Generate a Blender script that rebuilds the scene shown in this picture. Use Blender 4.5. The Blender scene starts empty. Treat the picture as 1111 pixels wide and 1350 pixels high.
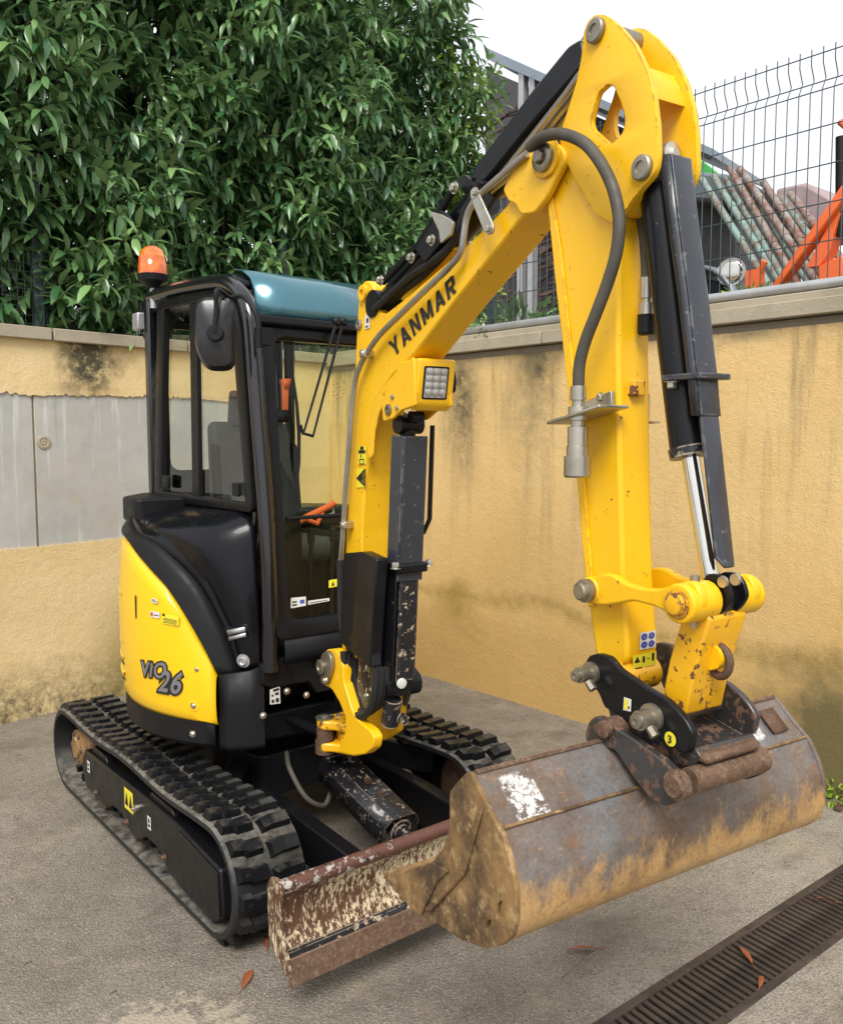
import bpy, bmesh, math, random
from mathutils import Vector, Matrix
R_ = math.radians
random.seed(7)
sc = bpy.context.scene
COL = sc.collection

# ------------------------------------------------------------------ camera
def basis(yaw, pitch, roll):
    y, p, r = R_(yaw), R_(pitch), R_(roll)
    f = Vector((math.cos(y)*math.cos(p), math.sin(y)*math.cos(p), -math.sin(p)))
    r0 = Vector((math.sin(y), -math.cos(y), 0)); u0 = r0.cross(f)
    R = math.cos(r)*r0 + math.sin(r)*u0
    return f, R, R.cross(f)
cam = bpy.data.objects.new('camera', bpy.data.cameras.new('camera'))
COL.objects.link(cam); sc.camera = cam
f_, rr_, uu_ = basis(51.3682, 4.8052, -0.1033)
cam.matrix_world = Matrix((( rr_.x, uu_.x, -f_.x, -2.1056), (rr_.y, uu_.y, -f_.y, -3.8968), (rr_.z, uu_.z, -f_.z, 1.9230), (0, 0, 0, 1)))
cam.data.sensor_fit = 'HORIZONTAL'; cam.data.sensor_width = 36
cam.data.lens = 1146.6/1111*36; cam.data.clip_start = .05; cam.data.clip_end = 2000

# ------------------------------------------------------------------ sky and sun
W = bpy.data.worlds.new('World'); sc.world = W; W.use_nodes = True
nt = W.node_tree; nt.nodes.clear()
SUNDIR = Vector((-.62, -.62, 1.0)).normalized()
sky = nt.nodes.new('ShaderNodeTexSky'); sky.sky_type = 'NISHITA'; sky.sun_disc = False
sky.sun_elevation = math.asin(SUNDIR.z); sky.sun_rotation = math.atan2(SUNDIR.x, SUNDIR.y)
sky.dust_density = 6; sky.air_density = 1.2
hs = nt.nodes.new('ShaderNodeHueSaturation'); hs.inputs['Saturation'].default_value = .12
mx = nt.nodes.new('ShaderNodeMix'); mx.data_type = 'RGBA'; mx.inputs[0].default_value = .8
mx.inputs[7].default_value = (8.9, 9.2, 9.8, 1)          # flat white cloud layer over the sky
bg = nt.nodes.new('ShaderNodeBackground'); bg.inputs[1].default_value = .078
wo = nt.nodes.new('ShaderNodeOutputWorld')
nt.links.new(sky.outputs[0], hs.inputs['Color']); nt.links.new(hs.outputs[0], mx.inputs[6])
nt.links.new(mx.outputs[2], bg.inputs[0]); nt.links.new(bg.outputs[0], wo.inputs[0])
sun = bpy.data.objects.new('sun', bpy.data.lights.new('sun', 'SUN')); COL.objects.link(sun)
sun.data.energy = 2.1; sun.data.angle = R_(26); sun.data.color = (1, .96, .9)
sun.rotation_euler = SUNDIR.to_track_quat('Z', 'Y').to_euler()
sc.view_settings.view_transform = 'Standard'; sc.view_settings.look = 'None'
sc.view_settings.gamma = 1; sc.view_settings.exposure = .82; sc.view_settings.use_curve_mapping = False
sc.render.resolution_x = 842; sc.render.resolution_y = 1024
sc.cycles.max_bounces = 8; sc.cycles.transparent_max_bounces = 12

# ------------------------------------------------------------------ material helpers
class NT:
    def __init__(s, name):
        s.m = bpy.data.materials.new(name); s.m.use_nodes = True
        s.t = s.m.node_tree; s.b = s.t.nodes['Principled BSDF']; s.co = None
    def n(s, typ, **kw):
        o = s.t.nodes.new('ShaderNode'+typ)
        for k, v in kw.items(): setattr(o, k, v)
        return o
    def l(s, a, b): s.t.links.new(a, b)
    def coord(s):
        if s.co is None: s.co = s.n('TexCoord').outputs['Object']
        return s.co
    def map(s, scale=(1, 1, 1), rot=(0, 0, 0)):
        m = s.n('Mapping'); m.inputs['Scale'].default_value = scale; m.inputs['Rotation'].default_value = rot
        s.l(s.coord(), m.inputs[0]); return m.outputs[0]
    def noise(s, scale, detail=5, rough=.55, vec=None, dist=0):
        o = s.n('TexNoise'); o.inputs['Scale'].default_value = scale; o.inputs['Detail'].default_value = detail
        o.inputs['Roughness'].default_value = rough; o.inputs['Distortion'].default_value = dist
        s.l(vec or s.coord(), o.inputs['Vector']); return o.outputs['Fac']
    def ramp(s, fac, a, b, ca=0., cb=1.):
        o = s.n('MapRange'); o.clamp = True; o.inputs['From Min'].default_value = a; o.inputs['From Max'].default_value = b
        o.inputs['To Min'].default_value = ca; o.inputs['To Max'].default_value = cb
        s.l(fac, o.inputs['Value']); return o.outputs[0]
    def math(s, op, a, b=None, clamp=False):
        o = s.n('Math', operation=op, use_clamp=clamp)
        for i, v in enumerate((a, b)):
            if v is None: continue
            if isinstance(v, (int, float)): o.inputs[i].default_value = v
            else: s.l(v, o.inputs[i])
        return o.outputs[0]
    def mix(s, fac, a, b):
        o = s.n('Mix', data_type='RGBA')
        if isinstance(fac, (int, float)): o.inputs[0].default_value = fac
        else: s.l(fac, o.inputs[0])
        for i, v in ((6, a), (7, b)):
            if isinstance(v, tuple): o.inputs[i].default_value = v+(1,) if len(v) == 3 else v
            else: s.l(v, o.inputs[i])
        return o.outputs[2]
    def xyz(s):
        o = s.n('SeparateXYZ'); s.l(s.coord(), o.inputs[0]); return o.outputs
    def normal_z(s):
        g = s.n('NewGeometry'); o = s.n('SeparateXYZ'); s.l(g.outputs['Normal'], o.inputs[0]); return o.outputs[2]
    def bump(s, h, strength=.3, dist=.01):
        o = s.n('Bump'); o.inputs['Strength'].default_value = strength; o.inputs['Distance'].default_value = dist
        s.l(h, o.inputs['Height']); s.l(o.outputs[0], s.b.inputs['Normal'])
    def set(s, col=None, rough=None, metal=None, coat=None, spec=None):
        for k, v in (('Base Color', col), ('Roughness', rough), ('Metallic', metal), ('Coat Weight', coat), ('Specular IOR Level', spec)):
            if v is None: continue
            if isinstance(v, tuple): s.b.inputs[k].default_value = v+(1,)
            elif isinstance(v, (int, float)): s.b.inputs[k].default_value = v
            else: s.l(v, s.b.inputs[k])
        return s.m

def plain(name, col, rough=.5, metal=0., coat=0., var=.12, bump=0.):
    t = NT(name); n = t.noise(9, 6)
    dk = tuple(c*(1-var) for c in col); lt = tuple(min(1, c*(1+var)) for c in col)
    t.set(t.mix(t.ramp(n, .3, .7), dk, lt), t.ramp(t.noise(23, 4), .3, .75, rough*.8, min(1, rough*1.25)), metal, coat)
    if bump: t.bump(t.noise(140, 3), bump, .002)
    return t.m

def paint(name, col, chip, rough=.3, amount=.30, dirt=(.18, .12, .05), dirtamt=.5, coat=.4, chipscale=26, streak=0., edge=0.):
    """gloss paint with scattered chips, faint grime and scratches"""
    t = NT(name)
    big = t.ramp(t.noise(3.1, 6, .6), .35, .75)
    c = t.mix(t.math('MULTIPLY', big, dirtamt*.4), col, tuple(a*.72 for a in col))
    fine = t.ramp(t.noise(60, 8, .75), .62, .72)
    c = t.mix(t.math('MULTIPLY', fine, dirtamt*.5), c, dirt)
    sc1 = t.ramp(t.noise(9, 8, .7, t.map((1, 1, 14), (.5, .3, .2))), .70, .73)
    c = t.mix(t.math('MULTIPLY', sc1, .35), c, tuple(min(1, a*1.35+.02) for a in col))
    msk = t.math('MULTIPLY', t.ramp(t.noise(chipscale, 9, .7), .70-.14*amount, .715-.14*amount),
                 t.ramp(t.noise(2.7, 3), .47-.25*amount, .62-.2*amount))
    c = t.mix(msk, c, chip)
    if edge:
        bv = t.n('Bevel'); bv.samples = 6; bv.inputs['Radius'].default_value = .010
        gn = t.n('NewGeometry'); dt = t.n('VectorMath', operation='DOT_PRODUCT'); t.l(bv.outputs[0], dt.inputs[0]); t.l(gn.outputs['Normal'], dt.inputs[1])
        em = t.math('MULTIPLY', t.ramp(dt.outputs['Value'], .975, .90), t.ramp(t.noise(17, 9, .75), .56-.08*edge, .60-.08*edge))
        c = t.mix(em, c, chip)
    # faint greasy run marks
    c = t.mix(t.math('MULTIPLY', t.ramp(t.noise(5, 8, .7, t.map((5, 5, .6))), .56, .72), dirtamt*.35), c, tuple(a*.45+.01 for a in col))
    t.set(c, t.mix(msk, (rough,)*3, (.8,)*3) if False else t.math('ADD', t.ramp(t.noise(15, 5), .3, .7, rough*.75, rough*1.3), t.math('MULTIPLY', msk, .4), True), 0, t.math('MULTIPLY', t.math('SUBTRACT', 1., msk), coat))
    t.bump(t.math('SUBTRACT', t.math('MULTIPLY', t.noise(35, 3), .25), msk), .25, .0015)
    return t.m

YEL = (.82, .458, .002)
M = {}
M['yellow'] = paint('yellow_paint', YEL, (.12, .05, .02), .42, .42, dirtamt=.45, coat=.12, chipscale=46, edge=.9)
M_dark = ('black', 'black_gloss', 'plastic', 'satin', 'black_worn', 'dark_hose', 'rubber')
M['yellow_panel'] = paint('yellow_panel_paint', (.83, .50, .003), (.3, .2, .1), .32, .0, dirtamt=.12, coat=.35)
M['yellow_worn'] = paint('worn_yellow_paint', (.78, .40, .004), (.13, .05, .02), .45, 1.0, dirtamt=.6, chipscale=26, edge=1.6)
M['black'] = paint('black_paint', (.006, .006, .0075), (.12, .10, .08), .35, .25, dirt=(.05, .046, .04), dirtamt=.45, coat=.12)
M['black_gloss'] = paint('black_gloss_paint', (.004, .004, .006), (.05, .05, .05), .27, .0, dirt=(.04, .04, .04), dirtamt=.10, coat=.15)
M['black_worn'] = paint('worn_black_paint', (.013, .013, .016), (.42, .33, .24), .42, .85, dirt=(.12, .10, .08), dirtamt=1., chipscale=38, edge=1.5)
M['black_rust'] = paint('rusty_black_steel', (.03, .027, .026), (.13, .068, .040), .5, 1.15, dirt=(.15, .085, .05), dirtamt=1.2, chipscale=34, edge=1.5)
M['grey_guard'] = paint('dark_grey_paint', (.026, .029, .038), (.19, .19, .18), .36, .55, chipscale=60, edge=.9, dirt=(.16, .15, .14), dirtamt=.6, coat=.2)
M['plastic'] = plain('black_plastic', (.009, .009, .010), .48, bump=.2)
M['satin'] = plain('black_satin_plastic', (.007, .007, .008), .36)
M['rubber_hose'] = plain('grey_rubber_hose', (.065, .058, .044), .65, var=.3, bump=.3)
M['dark_hose'] = plain('black_rubber_hose', (.02, .02, .02), .55)
M['chrome'] = plain('chrome_rod', (.72, .70, .64), .12, 1., var=.04)
M['zinc'] = plain('zinc_plated_steel', (.48, .45, .38), .35, .9, var=.2)
M['pipe'] = plain('steel_pipe', (.42, .41, .39), .33, .9, var=.15)
M['pin'] = plain('pin_steel', (.30, .27, .21), .42, .85, var=.35)
M['rust'] = plain('rusty_steel', (.11, .060, .038), .75, .1, var=.5, bump=.5)
M['rust_bar'] = plain('polished_rusty_steel', (.17, .105, .078), .42, .45, var=.35, bump=.3)
def m_rust(name, a, b, c3, metal=.2):
    t = NT(name); c = t.mix(t.ramp(t.noise(14, 9, .75), .36, .62), a, b)
    c = t.mix(t.math('MULTIPLY', t.ramp(t.noise(60, 8, .8), .50, .64), .8), c, c3)
    c = t.mix(t.math('MULTIPLY', t.ramp(t.noise(110, 5, .8), .5, .66), .6), c, (.03, .022, .018))
    t.set(c, t.ramp(t.noise(30, 5), .3, .7, .45, .8), metal); t.bump(t.noise(70, 8, .75), .7, .003); return t.m
M['rust'] = m_rust('rusty_steel', (.085, .050, .034), (.13, .065, .035), (.20, .13, .09))
M['rust_bar'] = m_rust('polished_rusty_steel', (.12, .070, .042), (.18, .105, .068), (.30, .21, .14), .35)
M['white_label'] = plain('white_label', (.62, .62, .58), .5, var=.04)
M['yellow_label'] = plain('yellow_label', (.72, .62, .03), .45, var=.04)
M['ink'] = plain('black_print', (.012, .012, .012), .5, var=.02)
M['silver_print'] = plain('silver_print', (.20, .20, .21), .4, .3, var=.1)
M['blue_print'] = plain('blue_print', (.05, .07, .35), .5)
M['red_print'] = plain('red_print', (.5, .04, .02), .5)
M['red_plastic'] = plain('orange_red_plastic', (.62, .10, .03), .45)
M['amber'] = None
M['seat'] = plain('dark_seat_fabric', (.045, .045, .048), .9, bump=.4)
M['leafdead'] = plain('dead_leaf', (.27, .075, .025), .7, var=.5)

def m_rubber():
    t = NT('track_rubber')
    top = t.ramp(t.normal_z(), .45, .95)
    n = t.ramp(t.noise(11, 8, .65), .42, .66)
    dust = t.math('MULTIPLY', top, n)
    c = t.mix(t.math('MULTIPLY', dust, .45), (.006, .0065, .008), (.17, .16, .14))
    sp = t.ramp(t.noise(55, 6, .7), .60, .70)
    c = t.mix(t.math('MULTIPLY', sp, .35), c, (.10, .092, .08))
    t.set(c, t.ramp(t.noise(14, 5), .3, .7, .22, .5)); t.bump(t.noise(70, 5), .35, .003); return t.m
def m_belt():
    t = NT('dusty_track_belt'); n = t.ramp(t.noise(16, 8, .7), .36, .6); top = t.ramp(t.normal_z(), .2, .9)
    c = t.mix(t.math('MULTIPLY', t.math('MULTIPLY', n, top), .85), (.012, .012, .013), (.20, .185, .155))
    t.set(c, .6); t.bump(t.noise(60, 6), .4, .003); return t.m
M['rubber'] = m_rubber(); M['belt'] = m_belt()

def m_bucket():
    t = NT('bucket_steel')
    z = t.xyz()[2]
    st = t.noise(7, 8, .7, t.map((1, 1, .35)))
    c = t.mix(t.ramp(t.noise(4, 8, .65), .36, .60), (.20, .205, .21), (.165, .115, .085))
    c = t.mix(t.math('MULTIPLY', t.ramp(t.noise(17, 8, .7), .54, .66), .55), c, (.24, .115, .05))
    mud = t.math('ADD', t.ramp(z, .78, 1.10, .34, -.19), t.math('ADD', t.math('MULTIPLY', t.noise(5, 6, .7), .45), t.math('MULTIPLY', t.noise(19, 10, .8, t.map((1, 1, .45))), .55)))
    c = t.mix(t.ramp(mud, .49, .60), c, (.50, .30, .12))
    c = t.mix(t.math('MULTIPLY', t.ramp(mud, .60, .80), .7), c, (.64, .44, .20))
    for rot, a in (((.5, .2, .1), .69), ((-.6, .1, .7), .70), ((.2, .9, .3), .71)):
        s = t.ramp(t.noise(11, 9, .75, t.map((2, 16, 1.2), rot)), a-.09, a-.05)
        c = t.mix(t.math('MULTIPLY', s, .65), c, (.42, .26, .15))
    c = t.mix(t.math('MULTIPLY', t.ramp(t.noise(85, 6, .8), .48, .66), .5), c, (.075, .050, .036))
    c = t.mix(t.math('MULTIPLY', t.ramp(t.noise(48, 8, .8, t.map((1, 1, .25))), .56, .66), .5), c, (.36, .22, .11))
    t.set(c, t.ramp(t.noise(12, 6), .3, .7, .32, .6), t.ramp(t.noise(5, 5), .4, .6, .5, .2))
    X, Y, Z = t.xyz()[:3]
    u = t.math('ADD', t.math('MULTIPLY', X, DU_[0]), t.math('MULTIPLY', Y, DU_[1]))
    def box(v_, a, b, e=.006): return t.math('MULTIPLY', t.ramp(v_, a, a+e), t.ramp(v_, b-e, b, 1., 0.))
    vor = t.n('TexVoronoi'); vor.feature = 'DISTANCE_TO_EDGE'; vor.inputs['Scale'].default_value = 46; t.l(t.coord(), vor.inputs['Vector'])
    torn = t.math('MULTIPLY', t.ramp(t.noise(24, 9, .72), .46, .475), t.ramp(t.math('ABSOLUTE', t.math('SUBTRACT', t.noise(17, 5, .7, t.map((1.3, 1, 1.1), (.3, .4, 0))), .5)), .008, .016))
    for ua, ub, za, zb in ((-.525, -.43, 1.098, 1.176), (.285, .345, 1.115, 1.165)):
        c = t.mix(t.math('MULTIPLY', t.math('MULTIPLY', box(u, ua, ub), box(Z, za, zb)), torn), c, (.66, .65, .62))
    t.l(c, t.b.inputs['Base Color'])
    t.bump(t.noise(40, 8, .7), .4, .003); return t.m
DU_ = (math.sin(R_(96.3)), math.cos(R_(96.3)))
M['bucket'] = m_bucket()
def m_mud():
    t = NT('muddy_bucket_steel')
    c = t.mix(t.ramp(t.noise(5, 9, .75), .38, .60), (.075, .045, .022), (.30, .175, .065))
    c = t.mix(t.math('MULTIPLY', t.ramp(t.noise(22, 9, .75), .52, .66), .85), c, (.44, .30, .14))
    c = t.mix(t.math('MULTIPLY', t.ramp(t.noise(9, 6), .55, .7), .6), c, (.03, .022, .018))
    t.set(c, .72, .15); t.bump(t.noise(30, 9, .7), .6, .004); return t.m
M['mud'] = m_mud()
def m_blade():
    t = NT('blade_worn_paint')
    v = t.map((1.8, 1.8, .55), (.25, .12, 0))
    n = t.noise(42, 10, .75, v); big = t.noise(2.2, 4)
    m1 = t.ramp(t.math('ADD', n, t.math('MULTIPLY', big, .45)), .69, .75)
    c = t.mix(m1, (.085, .036, .018), (.60, .50, .33))
    c = t.mix(t.math('MULTIPLY', t.ramp(t.noise(60, 6, .7, v), .55, .62), .7), c, (.12, .055, .028))
    t.set(c, .55, .05); t.bump(n, .4, .003); return t.m
M['blade'] = m_blade()
def m_bladetop():
    t = NT('blade_top_tube')
    n = t.noise(30, 8, .7); y = t.ramp(t.xyz()[0], -.75, -.1)
    c = t.mix(t.ramp(t.math('SUBTRACT', n, t.math('MULTIPLY', y, .12)), .50, .54), (.115, .05, .035), (.42, .40, .36))
    c = t.mix(t.ramp(t.noise(38, 6, .7), .6, .63), c, (.02, .02, .02))
    t.set(c, .5, .2); t.bump(n, .3, .002); return t.m
M['blade_top'] = m_bladetop()

def m_glass(name, tint, gl=.08):
    m = bpy.data.materials.new(name); m.use_nodes = True; t = m.node_tree; t.nodes.clear()
    o = t.nodes.new('ShaderNodeOutputMaterial'); tr = t.nodes.new('ShaderNodeBsdfTransparent'); g = t.nodes.new('ShaderNodeBsdfGlossy')
    tr.inputs[0].default_value = tint+(1,); g.inputs['Roughness'].default_value = .02
    lwt = t.nodes.new('ShaderNodeLayerWeight'); lwt.inputs[0].default_value = .5
    fr = t.nodes.new('ShaderNodeMath'); fr.operation = 'POWER'; fr.inputs[1].default_value = 4.; t.links.new(lwt.outputs['Facing'], fr.inputs[0])
    ad = t.nodes.new('ShaderNodeMath'); ad.operation = 'ADD'; ad.inputs[1].default_value = gl
    mi = t.nodes.new('ShaderNodeMixShader'); t.links.new(fr.outputs[0], ad.inputs[0]); t.links.new(ad.outputs[0], mi.inputs[0])
    t.links.new(tr.outputs[0], mi.inputs[1]); t.links.new(g.outputs[0], mi.inputs[2]); t.links.new(mi.outputs[0], o.inputs[0])
    return m
M['glass'] = m_glass('window_glass', (.96, .98, .93), .09)
M['glass_green'] = m_glass('green_tinted_glass', (.90, .97, .74), .02)
M['lens'] = m_glass('lamp_lens', (.95, .95, .95), .1)
def m_visor():
    t = NT('teal_roof_visor'); t.set((.055, .16, .20), .2, .4, .5); return t.m
M['visor'] = m_visor()
def m_amber():
    t = NT('amber_dome'); n = t.ramp(t.noise(14, 3), .35, .65)
    t.set(t.mix(n, (.75, .05, .008), (1., .30, .01)), .12, 0, 1.); t.b.inputs['Transmission Weight'].default_value = .35
    return t.m
M['amber'] = m_amber()

def m_plaster(name, base, dark, light, kind):
    t = NT(name); X, Y, Z = t.xyz()[:3]
    c = t.mix(t.ramp(t.noise(1.6, 7, .6), .3, .7), base, light)
    c = t.mix(t.math('MULTIPLY', t.ramp(t.noise(.9, 5), .45, .68), .45), c, dark)
    c = t.mix(t.math('MULTIPLY', t.ramp(t.noise(45, 8, .7), .5, .75), .30), c, tuple(a*.55 for a in base))
    def blotch(cond, col, amt):
        nonlocal c
        c = t.mix(t.math('MULTIPLY', cond, amt, True), c, col)
    def bell(v, c0, w):          # 1 at c0, 0 beyond w
        return t.ramp(t.math('ABSOLUTE', t.math('SUBTRACT', v, c0)), 0, w, 1., 0.)
    wob = t.math('MULTIPLY', t.math('SUBTRACT', t.noise(5, 6, .65), .5), .5)
    gr = t.noise(13, 9, .75); mold = (.065, .058, .030)
    if kind == 'left':
        st = bell(t.math('ADD', X, wob), -.05, .30)                     # mould run below the coping
        blotch(t.math('MULTIPLY', st, t.math('MULTIPLY', t.ramp(Z, 2.12, 2.42), t.ramp(gr, .30, .52))), mold, 1.5)
        blotch(t.math('MULTIPLY', t.ramp(t.math('ADD', Z, wob), .05, .42, 1., 0.), t.ramp(gr, .36, .6)), (.07, .062, .03), .95)
        blotch(t.math('MULTIPLY', bell(t.math('ADD', X, wob), .18, .35), t.ramp(t.math('ADD', Z, wob), .2, .95, 1., 0.)), (.20, .17, .04), .75)
    else:
        for y0, w, z0, a in ((1.12, .26, 1.35, 1.5), (.40, .30, 1.8, 1.2), (.35, .12, 2.2, .45), (-1.2, .3, 2.45, .8), (.45, .2, 1.1, .6)):
            yy = t.math('ADD', Y, t.math('MULTIPLY', wob, .5))
            blotch(t.math('MULTIPLY', bell(yy, y0, w), t.math('MULTIPLY', t.ramp(Z, z0, 2.5), t.ramp(gr, .2, .62))), mold, a)
        blotch(t.math('MULTIPLY', t.ramp(t.math('ADD', Z, t.math('MULTIPLY', wob, .3)), 2.40, 2.60), t.ramp(gr, .3, .5)), (.20, .17, .11), .75)
        stv = t.ramp(t.noise(3.5, 7, .65, t.map((2, 2, .16))), .50, .66)
        blotch(t.math('MULTIPLY', stv, t.ramp(Z, .9, 2.6, .10, 1.)), (.19, .15, .075), .75)
        blotch(t.math('MULTIPLY', t.ramp(t.noise(1.4, 6, .6), .52, .70), .8), (.70, .50, .23), .6)
        # damp tide band and green bloom
        zz = t.math('SUBTRACT', Z, t.math('MULTIPLY', t.noise(2.2, 3), .45))
        blotch(t.math('MULTIPLY', bell(zz, .50, .10), t.ramp(gr, .25, .6)), (.19, .155, .03), .7)
        blotch(t.math('MULTIPLY', bell(t.math('ADD', Y, wob), 1.15, .3), bell(t.math('ADD', Z, wob), .62, .25)), (.19, .16, .015), .8)
        blotch(t.ramp(zz, 1.2, .15, 0., 1.), (.40, .23, .055), .55)
        blotch(t.math('MULTIPLY', t.ramp(t.math('ADD', Y, wob), -1.15, -1.6), t.ramp(t.math('ADD', Z, wob), .85, .45)), (.10, .085, .035), .9)
    t.set(c, .92)
    g2 = t.noise(95, 6, .7); g3 = t.noise(18, 6, .6)
    t.bump(t.math('ADD', g2, g3), .55, .012)
    return t.m
M['plaster_left'] = m_plaster('ochre_render_left', (.66, .49, .24), (.55, .39, .17), (.75, .60, .33), 'left')
M['plaster_right'] = m_plaster('ochre_render_right', (.66, .44, .17), (.56, .37, .13), (.73, .52, .24), 'right')
def m_conc(name, a, b, speck=.0, streak=False, bumpd=.003, bs=.3):
    t = NT(name)
    c = t.mix(t.ramp(t.noise(1.5, 8, .6), .3, .7), a, b)
    c = t.mix(t.math('MULTIPLY', t.ramp(t.noise(8, 8, .7), .45, .7), .35), c, tuple(v*.7 for v in a))
    if streak:
        s = t.ramp(t.noise(5, 7, .6, t.map((3, 3, .22))), .56, .66)
        c = t.mix(t.math('MULTIPLY', s, .55), c, (.60, .60, .57))
        c = t.mix(t.math('MULTIPLY', t.ramp(t.noise(2.6, 6, .6), .55, .72), .45), c, (.42, .35, .26))
        s = t.ramp(t.noise(4, 7, .6, t.map((4, 4, .35), (0, 0, .4))), .60, .75)
        c = t.mix(t.math('MULTIPLY', s, .4), c, (.20, .20, .18))
    t.set(c, .85); t.bump(t.noise(60, 8, .7), bs, bumpd); return t.m
M['panel'] = m_conc('grey_concrete_panel', (.36, .36, .335), (.44, .44, .415), streak=True)
M['coping'] = m_conc('coping_stone', (.30, .255, .18), (.40, .35, .26), bumpd=.006, bs=.6)
def m_ground():
    t = NT('worn_concrete_ground'); X, Y, Z = t.xyz()[:3]
    c = t.mix(t.ramp(t.noise(.9, 8, .62), .32, .68), (.175, .152, .122), (.275, .242, .195))
    c = t.mix(t.math('MULTIPLY', t.ramp(t.noise(3.2, 8, .75), .46, .68), .75), c, (.115, .094, .070))
    c = t.mix(t.math('MULTIPLY', t.ramp(t.math('SUBTRACT', t.math('MULTIPLY', X, .8), Y), 1.6, 3.4), .6), c, (.38, .35, .29))
    v = t.n('TexVoronoi'); v.inputs['Scale'].default_value = 85; t.l(t.coord(), v.inputs['Vector'])
    w = t.n('TexVoronoi'); w.inputs['Scale'].default_value = 160; t.l(t.coord(), w.inputs['Vector'])
    rnd = t.n('SeparateXYZ'); t.l(v.outputs['Color'], rnd.inputs[0])
    pale = t.math('MULTIPLY', t.ramp(v.outputs['Distance'], .30, .20), t.ramp(rnd.outputs[0], .86, .90))
    c = t.mix(t.math('MULTIPLY', pale, .9), c, (.50, .47, .41))
    rn2 = t.n('SeparateXYZ'); t.l(w.outputs['Color'], rn2.inputs[0])
    dk = t.math('MULTIPLY', t.ramp(w.outputs['Distance'], .5, .3), t.ramp(rn2.outputs[1], .45, .5))
    c = t.mix(t.math('MULTIPLY', dk, .75), c, (.06, .052, .042))
    c = t.mix(t.math('MULTIPLY', t.ramp(t.noise(120, 4, .8), .50, .60), .55), c, (.42, .38, .31))
    c = t.mix(t.math('MULTIPLY', t.ramp(t.noise(90, 5, .85, t.map((1.3, 1, 1), (0, 0, 1))), .52, .60), .7), c, (.060, .050, .040))
    c = t.mix(t.math('MULTIPLY', t.ramp(t.noise(14, 9, .85), .5, .64), .55), c, (.10, .083, .062))
    c = t.mix(t.math('MULTIPLY', t.ramp(t.noise(2.1, 9, .75, t.map((1, 1.4, 1), (0, 0, .4))), .54, .68), .5), c, (.36, .30, .20))
    crk = t.n('TexVoronoi'); crk.feature = 'DISTANCE_TO_EDGE'; crk.inputs['Scale'].default_value = .8
    wv = t.n('Mix', data_type='RGBA'); wv.inputs[0].default_value = .12; t.l(t.coord(), wv.inputs[6]); nn = t.n('TexNoise'); nn.inputs['Scale'].default_value = 3; t.l(t.coord(), nn.inputs['Vector']); t.l(nn.outputs['Color'], wv.inputs[7]); t.l(wv.outputs[2], crk.inputs['Vector'])
    c = t.mix(t.math('MULTIPLY', t.ramp(crk.outputs['Distance'], .0035, .001), t.ramp(t.noise(2, 3), .50, .58, 0., .4)), c, (.05, .042, .033))
    # pale scuffed patch in front of the near track
    def bell(v_, c0, w_): return t.ramp(t.math('ABSOLUTE', t.math('SUBTRACT', v_, c0)), 0, w_, 1., 0.)
    wb = t.math('MULTIPLY', t.math('SUBTRACT', t.noise(7, 6, .7), .5), .35)
    pt = t.math('MULTIPLY', bell(t.math('ADD', X, wb), -1.12, .42), bell(t.math('ADD', Y, wb), -1.36, .40))
    pm = t.ramp(t.math('ADD', t.math('MULTIPLY', pt, .6), t.noise(19, 8, .7)), .68, .78)
    c = t.mix(t.math('MULTIPLY', pm, .6), c, (.46, .39, .29))
    # damp dark stains
    c = t.mix(t.math('MULTIPLY', t.ramp(t.noise(1.3, 6, .65, t.map((1, 2.2, 1), (0, 0, .7))), .54, .72), .6), c, (.075, .055, .036))
    t.set(c, t.ramp(t.noise(6, 5), .3, .7, .55, .85))
    t.bump(t.math('ADD', t.noise(130, 5, .7), t.math('MULTIPLY', v.outputs['Distance'], .8)), .9, .006)
    return t.m
M['ground'] = m_ground()
def m_leaf(name, top, back):
    t = NT(name); g = t.n('NewGeometry')
    oi = t.noise(2.0, 4); rnd = t.n('ShaderNodeObjectInfo'.replace('ShaderNode', '')).outputs['Random']
    at = t.n('Attribute'); at.attribute_name = 'tone'
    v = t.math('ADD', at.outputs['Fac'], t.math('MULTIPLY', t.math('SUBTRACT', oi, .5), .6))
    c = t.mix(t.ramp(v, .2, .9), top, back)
    c = t.mix(t.math('MULTIPLY', g.outputs['Backfacing'], .5), c, (.16, .22, .09))
    t.set(c, .30, 0, 0, .8)
    t.b.inputs['Transmission Weight'].default_value = 0
    tr = t.n('BsdfTranslucent'); t.l(c, tr.inputs[0]); ms = t.n('MixShader'); ms.inputs[0].default_value = .34
    out = [n for n in t.t.nodes if n.type == 'OUTPUT_MATERIAL'][0]
    t.l(t.b.outputs[0], ms.inputs[1]); t.l(tr.outputs[0], ms.inputs[2]); t.l(ms.outputs[0], out.inputs[0])
    return t.m
M['leaf'] = m_leaf('laurel_leaf', (.045, .135, .050), (.25, .44, .15))
M['leaf_young'] = m_leaf('young_laurel_leaf', (.20, .33, .03), (.42, .56, .07))
M['stem'] = plain('brown_stem', (.10, .07, .04), .8)
M['wire'] = plain('dark_green_fence_wire', (.035, .05, .055), .5)
M['galv'] = plain('galvanised_steel', (.42, .42, .42), .4, .5)
M['tube_rusty'] = None
def m_tube(name, a, b):
    t = NT(name); t.set(t.mix(t.ramp(t.noise(9, 8, .7), .42, .58), a, b), .6, .2); t.bump(t.noise(40, 6), .3, .003); return t.m
M['tube_green'] = m_tube('green_scaffold_paint', (.22, .32, .29), (.19, .13, .10))
M['tube_rust'] = m_tube('rusty_scaffold_tube', (.20, .09, .06), (.28, .25, .22))
M['orange'] = paint('orange_machine_paint', (.78, .13, .02), (.12, .08, .06), .4, .4)
M['roof_sheet'] = plain('blue_grey_sheet', (.20, .24, .28), .5)
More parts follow.
